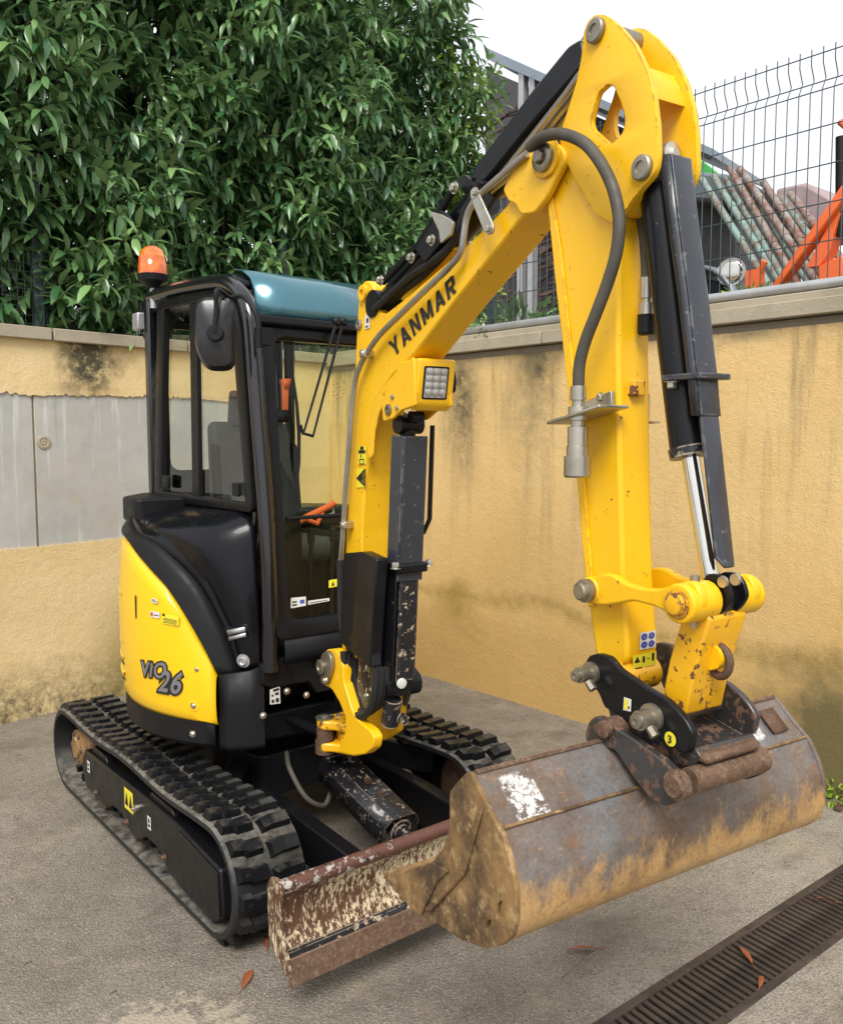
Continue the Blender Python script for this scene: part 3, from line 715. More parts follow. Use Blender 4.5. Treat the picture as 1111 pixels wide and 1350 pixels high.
# blade lift cylinder with its guard
a = Vector([(-0.03,-0.755,0.512)][0]); b = Vector([(-0.03,-1.299,0.393)][0])
a = Vector((-.03, -.62, .47)); b = Vector((-.03, -1.37, .27)); d = (b-a).normalized(); sd = Vector((1, 0, 0)); up = d.cross(sd)
mb = MB(); mb.cyl(a, a+d*.5, .045); bc = E(mb, 'blade_cylinder', 'black')
mb = MB(); mb.cyl(a+d*.5, a+d*.56, .05); mb.cyl(a+d*.56, b, .028); E(mb, 'rod', 'black_worn', par=bc)
mb = MB(); mb.cyl(b-sd*.05, b+sd*.05, .035); E(mb, 'rod_eye', 'rust', par=bc)
prof2 = [(-.085, -.045), (-.085, .035), (-.055, .068), (.055, .068), (.085, .035), (.085, -.045)]
for nm, t0, t1 in (('cylinder_guard', .06, .56),):
    rows = [[a+d*t+sd*x_+up*y_ for x_, y_ in prof2] for t in (t0, (t0+t1)/2, t1)]
    mb = MB(); mb.grid(rows); o = E(mb, nm, 'black_worn', par=bc, solid=.008)
for k in (.3, .2): bolt(a+d*(k+.1)+up*.072, up, .012, .01, bc, 'rust')
hose = smooth_path([(-.18, -.50, .50), (-.22, -.60, .46), (-.20, -.70, .36), (-.12, -.72, .31), (-.06, -.68, .36), (-.05, -.64, .44)], 5)
mb = MB(); mb.tube(hose, .011, 10); E(mb, 'hydraulic_hose', 'rubber_hose')

# ---- house: skirt, panels, cover
RH = .775
(PF, PZ), = [(221.098,0.928)]
def cylp(phi, z, r=RH): return Vector((.02+(r-.052)*math.cos(R_(phi)), -.06+(r-.052)*math.sin(R_(phi)), z))
def outline(r, z, ph0=PF, ph1=-30., n=60):
    return [cylp(ph0+(ph1-ph0)*i/n, z, r) for i in range(n+1)]
# lower skirt ring
for nm, p0, p1 in (('rear_skirt', PF-1.5, -30), ):
    rows = [outline(RH-.03, .600, p0, p1), outline(RH-.004, .625, p0, p1), outline(RH-.002, .715, p0, p1), outline(RH-.03, .725, p0, p1)]
    E(MB().grid(rows), nm, 'plastic', solid=.01)
hb = MB(); hb.prism([tuple(p[:2]) for p in outline(RH-.05, 0, PF-4, -30, 40)]+[(.30, -.56), (-.30, -.56)], .60, .72, 'Z'); E(hb, 'house_deck', 'black', bevel=.01)
# front corner casting: skirt turning from the side to the front opening
fc = [tuple(cylp(PF+.6, 0)[:2]), (-.500, -.590), (-.43, -.635), (-.375, -.652), (-.36, -.60)]
rows = [[Vector((x_, y_, z_)) for x_, y_ in fc] for z_ in (.61, .63, .80, .99)]
rows[3] = [Vector((x_, y_, z_)) for (x_, y_), z_ in zip(fc, (.93, .94, .95, .965, .965))]
fcasting = E(MB().grid(rows), 'front_corner_panel', 'plastic', solid=.012)
# yellow side panel on the cylinder between skirt and sweeping top edge
ztab = [(221.441,0.931),(219.395,0.982),(217.035,1.032),(211.567,1.145),(206.244,1.234),(200.675,1.304),(190.794,1.379),(182.95,1.427),(175.642,1.469)]+[(140, 1.52), (90, 1.54), (0, 1.54), (-30, 1.54)]
ztab[0] = (PF+.01, ztab[0][1])
def ztop(ph):
    for (a, za), (b, zb) in zip(ztab, ztab[1:]):
        if b <= ph <= a:
            t = (a-ph)/(a-b); return za+(zb-za)*t
    return ztab[-1][1] if ph < 0 else ztab[0][1]
def zbot(ph): return .705
def bulge(f): return .020*math.sin(min(1, max(0, f))*math.pi)**.5
N = 70; phs = [PF-.2-(PF-20)*i/N for i in range(N+1)]; rows = []
for j in range(17):
    f = j/16; r = []
    for ph in phs:
        z = zbot(ph)+(ztop(ph)-.004-zbot(ph))*f
        e = 0 if 0 < j < 16 else -.018
        r.append(cylp(ph, z, RH+e+.018*math.sin(f*math.pi)**.6-.055*max(0, (z-1.15))**1.6))
    rows.append(r)
yp = E(MB().grid(rows), 'side_cover', 'yellow_panel', solid=.006)
for (ph, z) in [(214.346,0.951),(212.562,0.791)]:
    mb = MB(); mb.lathe(cylp(ph, z, .783), cylp(ph, 0, 1), [(0, .026), (.010, .024), (.011, .015), (.006, .014)], 20); E(mb, 'bolt_recess', 'yellow_panel', par=yp)
    bolt(cylp(ph, z, .790), cylp(ph, 0, 1), .010, .008, yp)
mb = MB()
(ph, z), = [(185.848,1.183)]
mb.add([cylp(ph+da, z+dz, .7955) for da, dz in rnd([(-.55, -.05), (.55, -.05), (.55, .05), (-.55, .05)], .5, 1)] if False else [cylp(ph+.55*math.cos(t)*1., z+(.042 if math.sin(t) > 0 else -.042)+.012*math.sin(t), .7965) for t in [2*math.pi*k/16 for k in range(16)]], [tuple(range(16))])
E(mb, 'key_slot', 'ink', par=yp)
for k in range(6):
    z = 1.21-.075*k; rows = []
    for dz, rr in ((.016, .780), (.010, .796), (-.006, .796), (-.014, .782)):
        rows.append([cylp(ph_, z+dz, rr-.055*max(0, z-1.15)**1.6) for ph_ in [171-i*2 for i in range(18)]])
    E(MB().grid(rows), 'louvre', 'yellow_panel', par=yp)
    rows = [[cylp(ph_, z+dz, .7935) for ph_ in [171.5-i*2 for i in range(18)]] for dz in (-.016, -.030)]
    E(MB().grid(rows), 'louvre_slot', 'ink', par=yp)
rows = [[cylp(ph_, z_, r_) for ph_ in [224-1.2*i for i in range(30)]] for z_, r_ in ((.745, .789), (.752, .797), (.775, .797), (.782, .792))]
# lettering on the side cover
cm = lambda rr: (lambda a, b, w: cylp(a, b, rr+w))
def cyl_text(txt, px, name, mat, r, off, shear=0, sp=1.): return hull_text(txt, quad_fn(*px, cm(r)), name, mat, yp, off, shear, .0015, sp)
A = [(186.769,0.867),(202.054,0.903),(202.278,0.983),(187.135,0.947)]
cyl_text('ViO', [(188.034,0.871),(202.058,0.887),(203.324,0.976),(187.881,0.953)], 'model_lettering', 'ink', .7965, .105, .12, 1.05)
cyl_text('ViO', [(189.078,0.88),(201.728,0.893),(202.625,0.968),(188.871,0.948)], 'model_lettering', 'silver_print', .7985, .02, .12, 1.13)
cyl_text('26', [(196.712,0.82),(208.399,0.825),(210.192,0.946),(198.99,0.939)], 'model_lettering', 'ink', .7965, .105, .12, 1.05)
cyl_text('26', [(197.912,0.832),(207.803,0.834),(209.569,0.935),(199.698,0.93)], 'model_lettering', 'silver_print', .7985, .02, .12, 1.1)
decal('label', 'yellow_label', yp, [(200.604,1.136),(207.897,1.132),(207.999,1.175),(200.74,1.183)], cm(.796), [('ink', R4(.05, .7, .2, .95))]+[('ink', R4(.05+.1*(k % 2), .1+.13*k, .9, .16+.13*k)) for k in range(4)])
decal('label', 'white_label', yp, [(194.918,1.155),(199.572,1.155),(199.652,1.182),(195.011,1.182)], cm(.796), [('red_print', R4(.06, .2, .3, .8)), ('ink', R4(.4, .35, .9, .5))])
decal('label', 'white_label', yp, [(195.952,1.22),(198.65,1.217),(198.712,1.237),(196.02,1.24)], cm(.796), [('ink', R4(.1, .3, .9, .45)), ('ink', R4(.1, .6, .6, .75))])

# black trim band and swept cover up to the cab
XC = -.37
Bc = [cylp(ph, ztop(ph)+.006, RH-.004-.055*max(0, ztop(ph)-1.15)**1.6) for ph in [PF-4*i for i in range(34)]]
def resample(P, n):
    L = [0]
    for a, b in zip(P, P[1:]): L.append(L[-1]+(b-a).length)
    out = []; i = 0
    for k in range(n+1):
        d = L[-1]*k/n
        while i < len(L)-2 and L[i+1] < d: i += 1
        t = (d-L[i])/max(1e-9, L[i+1]-L[i]); out.append(P[i]+(P[i+1]-P[i])*t)
    return out
NB = 48
Bq = resample(Bc, NB)
ridge_pts = [Vector(p) for p in [(228.591,0.912),(223.7,1.092),(220.204,1.175),(215.736,1.268),(211.593,1.327),(205.507,1.388),(193.212,1.471),(178.812,1.511)]]
ridge3 = [cylp(p[0], p[1], .742) for p in ridge_pts]+[cylp(150, 1.575, .72), cylp(120, 1.60, .69), cylp(95, 1.60, .68)]
Rq = resample(smooth_path(ridge3, 6), NB)
cq = [Vector(p) for p in [(-0.375,-0.631,0.942),(-0.375,-0.635,1.054),(-0.375,-0.628,1.249),(-0.375,-0.615,1.441),(-0.375,-0.593,1.568),(-0.375,-0.498,1.607),(-0.375,-0.353,1.611),(-0.375,-0.035,1.606),(-0.375,0.456,1.592)]]+[Vector((-.375, .50, 1.62)), Vector((-.3, .56, 1.63)), Vector((-.05, .56, 1.63))]
Cq = resample(smooth_path(cq, 6), NB)
mb = MB()
Bo = [p+Vector((p.x, p.y, 0)).normalized()*.012 for p in Bq]
mb.grid([Bq, Bo, [b_*.35+r_*.65+Vector((r_.x, r_.y, 0)).normalized()*.012 for b_, r_ in zip(Bo, Rq)], Rq]); E(mb, 'cover_trim', 'plastic', solid=.004)
rows = []
for j in range(15):
    f = j/14; r = []
    for i in range(NB+1):
        t = i/NB; p = Rq[i].lerp(Cq[i], f)
        bul = math.sin(f*math.pi)
        n = Vector((Rq[i].x, Rq[i].y, .35)).normalized()
        groove = -.022*math.exp(-((f-.13)/.07)**2)*(1-t)
        r.append(p+n*(bul*(.035*math.sin(min(1, t*1.8)*math.pi)**.7+.008)+groove))
    rows.append(r)
esc = E(MB().grid(rows), 'engine_side_cover', 'black_gloss', solid=.004)
from mathutils.bvhtree import BVHTree
_bv = BVHTree.FromPolygons([tuple(v.co) for v in esc.data.vertices], [tuple(p.vertices) for p in esc.data.polygons])
EYE = Vector((-2.1056, -3.8968, 1.9230))
def seat_on(p):                      # point and normal of the cover surface seen at p
    p = Vector(p); hit = _bv.ray_cast(EYE, (p-EYE).normalized())
    if hit[0] is None: return p, Vector((-1, -.6, 0)).normalized()
    n = hit[1]; n = n if n.dot(EYE-hit[0]) > 0 else -n
    return hit[0], n
# hood box behind the cab
mb = MB(); mb.prism(rnd([(-.62, .10), (-.60, .34), (-.40, .58), (-.30, .58), (-.34, .10)], .04), 1.53, 1.645, 'Z'); E(mb, 'hood_edge', 'plastic', bevel=.012)
mb = MB(); mb.prism([tuple(p[:2]) for p in outline(.70, 0, 178, 10, 30)]+[(.3, .1), (-.3, .1)], 1.45, 1.56, 'Z'); E(mb, 'rear_hood', 'black', bevel=.02)
# latch and lock on the cover
def cover_patch(name, mat, pts, lift, par=None, th=.004):
    vs = [];
    for p_ in pts: h_, n_ = seat_on(p_); vs.append(h_+n_*lift)
    mb = MB(); mb.add(vs, [tuple(range(len(vs)))]); return E(mb, name, mat, par=par, solid=th)
lt = cover_patch('latch_recess', 'ink', [(-0.42,-0.404,1.032),(-0.42,-0.62,1.097),(-0.42,-0.602,1.146),(-0.42,-0.392,1.091)], .010)
cover_patch('latch_lever', 'galv', [(-0.42,-0.428,1.067),(-0.42,-0.594,1.115),(-0.42,-0.588,1.134),(-0.42,-0.421,1.089)], .020, lt, .006)
cover_patch('latch_lever', 'galv', [(-0.42,-0.434,1.044),(-0.42,-0.6,1.094),(-0.42,-0.593,1.109),(-0.42,-0.435,1.061)], .016, lt, .004)
h_, n_ = seat_on([(-0.42,-0.567,0.979)][0])
mb = MB(); mb.lathe(h_, n_, [(0, .030), (.004, .030), (.004, .019), (.012, .019), (.014, .015), (.010, .010), (.010, 0)], 22); E(mb, 'cover_lock', 'galv')
# stickers on front corner
yd = lambda y0: (lambda a, b, w: Vector((a, y0-w, b)))
mapc = lambda a, b, w: Vector((a, -.663-w, b))
decal('label', 'white_label', fcasting, [(-0.35,0.796),(-0.299,0.792),(-0.301,0.866),(-0.349,0.861)], mapc, [('ink', R4(.15, .1, .4, .3)), ('ink', R4(.55, .1, .85, .35)), ('ink', R4(.3, .8, .9, .95)), ('ink', R4(.15, .5, .35, .62)), ('ink', R4(.5, .55, .85, .7))])
mb = MB()
for p in ((346, 943), (377, 911), (403, 916)):
    q_ = Vector([(-0.384,0.756),(-0.268,0.84),(-0.171,0.805)][((346, 943), (377, 911), (403, 916)).index(p)]); bolt((q_.x, -.666, q_.y), (0, -1, 0), .011, .009, fcasting)
bolt(cylp(PF-10, .66, RH), cylp(PF-10, 0, 1)-Vector((.02, -.06, 0)), .011, .009)

# front frame under the cab
mb = MB(); mb.prism([(-.385, .885), (-.385, .975), (-.20, 1.0), (.38, 1.03), (.38, .80), (-.12, .80), (-.16, .86), (-.34, .865)], -.668, -.60, 'Y'); E(mb, 'front_frame', 'black', bevel=.008)
mb = MB(); mb.box((-.36, -.40, .60), (.30, -.34, 1.0)); E(mb, 'frame_core', 'black'); mb = MB(); mb.box((.02, -.60, .72), (.30, -.40, .98)); E(mb, 'frame_core', 'black')
# swing post for the boom bracket
for z0 in (.64, .90):
    mb = MB(); mb.prism(rnd([(-.10, -.60), (-.09, -.80), (.04, -.80), (.06, -.60)], .05), z0, z0+.05, 'Z'); E(mb, 'swing_post', 'black', bevel=.01)
a = Vector((-.215, -.36, .675)); b = Vector((-.165, -.80, .667))
mb = MB(); mb.lathe(a, b-a, [(0, .048), (.14, .048), (.15, .036)], 20); sw = E(mb, 'swing_cylinder', 'black')
mb = MB(); mb.cyl(a, b, .021, 20); E(mb, 'rod', 'black', par=sw)

# ---- cab
cabm = 'pillar'
sidep = [Vector(p) for p in [(-0.345,-0.662,0.943),(-0.345,-0.671,1.219),(-0.345,-0.66,1.475),(-0.345,-0.636,1.729),(-0.345,-0.595,2.047),(-0.345,-0.569,2.269),(-0.345,-0.548,2.413),(-0.345,-0.51,2.496),(-0.345,-0.45,2.554),(-0.345,-0.337,2.605),(-0.345,-0.186,2.626),(-0.345,0.146,2.647),(-0.345,0.526,2.655)]]
sp_ = smooth_path(sidep, 4); mb = MB(); mb.tube(sp_, .036, 16); E(mb, 'cab_side_pillar', cabm)
top_r = sidep[-1]
mb = MB(); mb.box((-.378, top_r.y-.02, 1.60), (-.335, top_r.y+.04, top_r.z+.02)); E(mb, 'rear_pillar', cabm, bevel=.012)
XR = .42
# mirrored far side frame
mb = MB(); mb.tube([Vector((XR-.035, p.y, p.z)) for p in sp_], .036, 14); E(mb, 'cab_side_pillar', cabm)
mb = MB(); mb.box((XR-.06, top_r.y-.02, 1.0), (XR-.01, top_r.y+.04, top_r.z+.02)); E(mb, 'rear_pillar', cabm, bevel=.012)
# lower cab shell
mb = MB(); mb.box((-.36, -.50, .98), (-.33, top_r.y+.03, 1.62)); E(mb, 'cab_side_wall', 'black')
mb = MB(); mb.box((-.34, top_r.y, .98), (XR-.02, top_r.y+.03, 1.72)); E(mb, 'cab_rear_wall', 'black')
mb = MB(); mb.box((-.34, -.60, .98), (XR-.02, .5, 1.02)); E(mb, 'cab_floor', 'plastic')
mb = MB(); mb.box((XR-.03, -.62, .80), (XR, .48, 1.45)); E(mb, 'door_panel', 'black')
# side window ring, sliding glass
wo_ = [(0.363,2.606),(-0.382,2.561),(-0.472,2.498),(-0.529,2.366),(-0.602,1.613),(0.471,1.614)]; wi_ = [(0.28,2.56),(-0.352,2.536),(-0.408,2.49),(-0.446,2.374),(-0.542,1.652),(0.378,1.662)]
plate('side_window_frame', 'satin', EX, rnd(wo_, .04), [rnd(wi_, .03)], -.385, -.350, 'X', .004)
gl_in = [(0.309,2.556),(-0.07,2.541),(-0.055,1.653),(0.408,1.656)]
mb = MB(); mb.add([Vector((-.360, p[0], p[1])) for p in gl_in], [(0, 1, 2, 3)]); w1 = E(mb, 'window_pane', 'glass')
gl_in = [(-0.038,2.54),(-0.359,2.528),(-0.415,2.489),(-0.453,2.373),(-0.549,1.649),(-0.014,1.655)]
mb = MB(); mb.add([Vector((-.368, p[0], p[1])) for p in gl_in], [tuple(range(6))]); w2 = E(mb, 'window_pane', 'glass')
mb = MB(); mb.prism([(-0.018,2.546),(-0.092,2.544),(-0.077,1.647),(-0.001,1.647)][0:4], -.384, -.362, 'X'); E(mb, 'window_mullion', 'satin', bevel=.002)
for pxs in ([(0.338,1.68),(0.262,1.679),(0.257,1.743),(0.334,1.745)], [(-0.44,1.68),(-0.497,1.676),(-0.499,1.735),(-0.442,1.736)]):
    mb = MB(); mb.prism(rnd(pxs, .01), -.397, -.378, 'X'); E(mb, 'window_latch', 'plastic', bevel=.003)
# windscreen: frame plane leans back
def wpt(x, z, off=0.): return Vector((x, -.66+.17*(z-1.1)+off, z))
def wplate(name, mat, outer, holes, t0, t1):
    o = plate(name, mat, EX, outer, holes, 0, t1-t0, 'Z', .003)
    for v in o.data.vertices: x_, z_, w_ = v.co; v.co = wpt(x_, z_, t0-w_+(t1-t0)*.5)
    return o
W3 = lambda L: [(p[0], p[2]) for p in L]
wi = W3([(-0.156,-0.436,2.417),(-0.132,-0.435,2.425),(0.265,-0.44,2.396)])
zt = 2.345; xl = -.215
outer = [(-.335, 1.08), (XR-.05, 1.08), (XR-.05, 2.42), (-.275, 2.44)]
inner = [(-.272, 1.15), (XR-.08, 1.15), (XR-.08, 2.365), (-.215, 2.375)]
wplate('windscreen_frame', 'satin', rnd(outer, .03), [rnd(inner, .07, 6)], -.03, .02)
mb = MB(); mb.add([wpt(x_, z_, -.004) for x_, z_ in ((-.28, 1.14), (XR-.09, 1.14), (XR-.09, 1.575), (-.25, 1.575))], [(0, 1, 2, 3)]); E(mb, 'lower_windscreen', 'glass_green')
mb = MB(); mb.add([wpt(x_, z_, .002) for x_, z_ in ((-.25, 1.58), (XR-.09, 1.58), (XR-.09, 2.38), (-.225, 2.38))], [(0, 1, 2, 3)]); E(mb, 'windscreen', 'glass_green')
mb = MB(); mb.tube([wpt(-.21, 1.578, -.004), wpt(XR-.09, 1.578, -.004)], .009, 8); E(mb, 'glass_joint_bar', 'plastic')
for p in [(-0.231,-0.492,2.265),(-0.246,-0.582,1.737),(-0.271,-0.669,1.223)]:
    mb = MB(); mb.lathe(p, (0, -1, .1), [(0, .013), (.012, .013), (.018, .009), (.018, 0)], 14); E(mb, 'bumper_stop', 'plastic')
mb = MB(); p4 = [(-0.258,-0.533,2.05),(-0.164,-0.534,2.049),(-0.17,-0.543,1.996),(-0.263,-0.542,1.998)]; mb.add(p4, [(0, 1, 2, 3)]); E(mb, 'catch_plate', 'plastic', solid=.008)
# sill below the windscreen
rows = [[Vector((x_, y_, z_)) for x_ in (-.30, XR-.04)] for y_, z_ in ((-.655, 1.12), (-.70, 1.085), (-.715, 1.02), (-.70, .97))]
E(MB().grid(rows), 'front_sill', 'plastic', solid=.015)
# roof with curved front and teal visor
rf = MB(); prof_r = [(.52, 2.60), (.50, 2.655), (.30, 2.675), (-.20, 2.665), (-.38, 2.64), (-.45, 2.60)]
rf.prism(prof_r+[(-.44, 2.57), (.50, 2.56)], -.355, XR, 'X'); E(rf, 'roof', 'black_gloss', bevel=.02)
vz = [(-.30, 2.672), (-.38, 2.655), (-.45, 2.615), (-.487, 2.56), (-.500, 2.50), (-.505, 2.455)]
rows = [[Vector((x_, y_, z_+.004)) for x_ in (-.295, -.1, .1, XR+.01)] for y_, z_ in vz]
vis = E(MB().grid(rows), 'roof_visor', 'visor', solid=.008)
mb = MB(); mb.prism([(-.49, 2.405), (-.525, 2.42), (-.525, 2.455), (-.49, 2.46)], -.30, XR+.01, 'X'); E(mb, 'visor_rail', 'black_gloss', bevel=.008)
mb = MB(); mb.prism([(-.47, 2.36), (-.42, 2.36), (-.42, 2.46), (-.49, 2.46)], -.30, XR-.02, 'X'); E(mb, 'header_rail', 'satin', bevel=.004)
mb = MB(); mb.add([(-0.291,-0.458,2.585),(-0.258,-0.458,2.582),(-0.263,-0.487,2.41),(-0.295,-0.487,2.414)], [(0, 1, 2, 3)]); br = E(mb, 'visor_bracket', 'satin', solid=.02)
# rear window frame and rear glass
plate('rear_window_frame', 'satin', EX, [(-.33, 1.70), (XR-.03, 1.70), (XR-.03, 2.60), (-.33, 2.60)], [rnd([(-.27, 1.76), (XR-.09, 1.76), (XR-.09, 2.50), (-.27, 2.50)], .06)], top_r.y-.01, top_r.y+.02, 'Y', .003)
mb = MB(); mb.add([(-.28, top_r.y+.004, 1.75), (XR-.08, top_r.y+.004, 1.75), (XR-.08, top_r.y+.004, 2.51), (-.28, top_r.y+.004, 2.51)], [(0, 1, 2, 3)]); E(mb, 'rear_window', 'glass')
plate('door_frame', 'satin', EX, rnd([(-.60, 1.40), (.47, 1.40), (.47, 2.58), (-.40, 2.58)], .05), [rnd([(-.53, 1.46), (.40, 1.46), (.40, 2.50), (-.37, 2.50)], .06)], XR-.03, XR-.002, 'X', .003)
mb = MB(); mb.add([(XR-.015, -.55, 1.45), (XR-.015, .41, 1.45), (XR-.015, .41, 2.51), (XR-.015, -.38, 2.51)], [(0, 1, 2, 3)]); E(mb, 'door_window', 'glass')
# wipers
base = [(0.099,-0.52,2.455),(0.136,-0.519,2.458)]; tip = [(-0.108,-0.566,1.949),(-0.059,-0.567,1.939)]
for a_, b_ in zip(base, tip):
    a_ = Vector(a_); b_ = Vector(b_); mb = MB(); mb.lathe(a_+Vector((0, .07, 0)), (0, -1, 0), [(0, .022), (.08, .020), (.09, .012)], 14); mb.tube([a_, a_.lerp(b_, .25), b_], [.009, .007, .005], 8); E(mb, 'wiper_arm', 'plastic')
mb = MB(); mb.tube([(-0.115,-0.559,1.959),(-0.105,-0.561,1.949),(-0.056,-0.562,1.939),(-0.04,-0.557,1.97)][k] for k in range(4)) if False else mb.tube([(-0.116,-0.554,1.986),(-0.109,-0.561,1.949),(-0.056,-0.563,1.936)][0:3], .007, 8)
wb = E(mb, 'wiper_link', 'plastic')
mb = MB(); mb.tube([(-0.119,-0.501,2.214),(-0.115,-0.522,2.087),(-0.119,-0.545,1.953),(-0.134,-0.568,1.82),(-0.154,-0.584,1.721)][0:5], [.004, .007, .009, .007, .003], 8); E(mb, 'wiper_blade', 'plastic')
# mirror
mbp = Vector([(-0.52,-0.573,2.351)][0])
def rr2(w, h, r, n=6): return rnd([(-w, -h), (w, -h), (w*1.0, h), (-w, h)], r, n)
ax_v = Vector((-.55, -.83, 0)).normalized(); ax_r = Vector((.83, -.55, 0)).normalized(); mrot = Matrix.Rotation(R_(-4), 3, ax_v); ups = mrot @ Vector((0, 0, 1)); rts = mrot @ ax_r
mpts = [(-.085, .145), (.045, .15), (.085, -.10), (.06, -.15), (-.02, -.15), (-.07, -.10)]
mpts = rnd([(-.083, .135), (.060, .15), (.085, -.14), (-.030, -.15), (-.078, -.06)], .045, 6); n = len(mpts)
mb = MB(); rows = []
for sc_, dd in ((1.0, -.012), (1.03, 0.), (1., .012), (.9, .035), (.6, .05), (.02, .055)): rows.append([mbp+rts*(x_*sc_)+ups*(z_*sc_)+ax_v*dd for x_, z_ in mpts])
M['mirror_back'] = plain('mirror_back_plastic', (.018, .018, .019), .28); mb.grid(rows, close=True); mr = E(mb, 'mirror', 'mirror_back')
mb = MB(); mb.add([mbp+rts*x_*.97+ups*z_*.97-ax_v*.008 for x_, z_ in mpts], [tuple(range(n))]); E(mb, 'mirror_glass', 'chrome', par=mr)
mb = MB(); k0 = mbp+rts*.01-ups*.005+ax_v*.05; mb.lathe(k0, ax_v, [(0, .034), (.03, .034), (.036, .028), (.036, 0)], 18); E(mb, 'mirror_joint', 'plastic', par=mr)
arm = smooth_path([k0+ax_v*.03, k0+ax_v*.03+ups*.10, k0+ax_v*.025+ups*.17, Vector([(-0.45,-0.567,2.504)][0]), Vector([(-0.42,-0.623,2.503)][0]), Vector([(-0.4,-0.68,2.446)][0]), Vector([(-0.39,-0.698,2.379)][0]), Vector([(-0.39,-0.701,2.294)][0])], 6)
mb = MB(); mb.tube(arm, .010, 12); E(mb, 'mirror_arm', 'plastic')
mb = MB(); p0 = Vector([(-0.39,-0.698,2.373)][0]); p1 = Vector([(-0.39,-0.695,2.294)][0]); mb.cyl(p0, p1, .019, 14); mb.box((p1.x, p1.y-.03, p1.z+.01), (p1.x+.05, p1.y+.03, p0.z)); mbk = E(mb, 'mirror_bracket', 'plastic')
mb = MB(); q4 = [(-0.251,-0.486,2.388),(-0.225,-0.486,2.387),(-0.228,-0.496,2.33),(-0.257,-0.496,2.332)]; mb.add(q4, [(0, 1, 2, 3)]); E(mb, 'bracket_plate', 'zinc', par=mbk, solid=.006)
# beacon
bp_ = Vector([(-0.36,0.466,2.688)][0]); 
mb = MB(); mb.cyl(bp_-Vector((0, 0, .10)), bp_+Vector((0, 0, .02)), .018); be = E(mb, 'beacon_stalk', 'galv')
mb = MB(); mb.lathe(bp_+Vector((0, 0, .00)), (0, 0, 1), [(0, .03), (.02, .045), (.035, .072), (.065, .078), (.07, .07)], 28); E(mb, 'beacon_base', 'plastic', par=be)
mb = MB(); mb.lathe(bp_+Vector((0, 0, .066)), (0, 0, 1), [(0, .073), (.05, .073), (.055, .070), (.09, .068), (.095, .064), (.12, .056), (.138, .036), (.146, .012)], 28); E(mb, 'beacon_dome', 'amber', par=be)
mb = MB(); mb.lathe(bp_+Vector((0, 0, .068)), (0, 0, 1), [(0, .03), (.05, .03), (.06, .01)], 12); E(mb, 'beacon_lamp', 'yellow_label', par=be)
wl = Vector([(-0.36,0.632,2.538)][0]); mb = MB(); mb.box(wl-Vector((.035, .03, .045)), wl+Vector((.035, .05, .045))); o = E(mb, 'work_lamp', 'galv', bevel=.008)
mb = MB(); mb.tube([wl+Vector((0, 0, -.04)), wl+Vector((.02, -.05, -.12)), wl+Vector((.03, -.06, -.20))], .014, 8); mb.tube([wl+Vector((0, 0, .04)), wl+Vector((0, 0, .09)), wl+Vector((.02, -.06, .13))], .010, 8); E(mb, 'lamp_bracket', 'plastic')
# interior: seat, consoles, levers
mb = MB(); rows = []
seat = empty('seat_assembly'); bpy.data.objects.remove(seat)
sy = .12; sxc = .04
def cushion(name, c, w, d, h, mat='seat', bev=.05): 
    mb = MB(); mb.box((c[0]-w/2, c[1]-d/2, c[2]-h/2), (c[0]+w/2, c[1]+d/2, c[2]+h/2)); return E(mb, name, mat, bevel=bev, seg=4)
st = cushion('seat', (sxc, sy-.18, 1.38), .44, .44, .12)
mb = MB(); mb.prism(rnd([(sy+.02, 1.40), (sy-.04, 1.46), (sy+.06, 1.95), (sy+.10, 2.02), (sy+.16, 2.00), (sy+.14, 1.44)], .03), sxc-.22, sxc+.22, 'X'); bk = E(mb, 'backrest', 'seat', bevel=.04, par=st, seg=4)
mb = MB(); mb.prism(rnd([(sy+.07, 1.98), (sy+.06, 2.16), (sy+.12, 2.18), (sy+.15, 2.0)], .03), sxc-.11, sxc+.11, 'X'); E(mb, 'headrest', 'seat', bevel=.03, par=st, seg=3)
for q_x in (-.235, .215):
    mb = MB(); mb.prism(rnd([(sy-.02, 1.46), (sy+.03, 1.9), (sy+.09, 1.9), (sy+.05, 1.44)], .02), sxc+q_x, sxc+q_x+.03, 'X'); E(mb, 'side_bolster', 'plastic', bevel=.012, par=st)
for k in range(2):
    mb = MB(); mb.box((sxc-.205, sy+.026+k*.004, 1.74+k*.03), (sxc-.12, sy+.034+k*.004, 1.755+k*.03)); E(mb, 'label', 'red_print', par=st)
cushion('seat_base', (sxc, sy-.16, 1.19), .38, .36, .30, 'plastic', .02)
for xx in (-.24, .31):
    c = cushion('control_console', (xx, -.12, 1.34), .12, .55, .22, 'plastic', .03)
    mb = MB(); mb.tube([(xx, -.34, 1.42), (xx, -.36, 1.52), (xx+.01, -.37, 1.60)], [.012, .010, .010], 10); mb.lathe((xx+.01, -.37, 1.59), (0, 0, 1), [(0, .016), (.03, .024), (.08, .026), (.11, .016)], 14); E(mb, 'control_lever', 'plastic', par=c)
for xx in (.0, .12):
    mb = MB(); mb.tube([(xx, -.42, 1.02), (xx, -.44, 1.45)], .010, 8); lv = E(mb, 'travel_lever', 'plastic'); mb = MB(); mb.lathe((xx, -.44, 1.44), (0, 0, 1), [(0, .016), (.06, .018), (.07, .01)], 12); E(mb, 'knob', 'plastic', par=lv)
mb = MB(); mb.box((-.02, -.52, 1.03), (.22, -.36, 1.06)); E(mb, 'pedal', 'galv', bevel=.01)
p = [Vector(v) for v in [(-0.155,-0.488,1.523),(-0.064,-0.482,1.561),(0.073,-0.473,1.609),(0.108,-0.471,1.625)]]
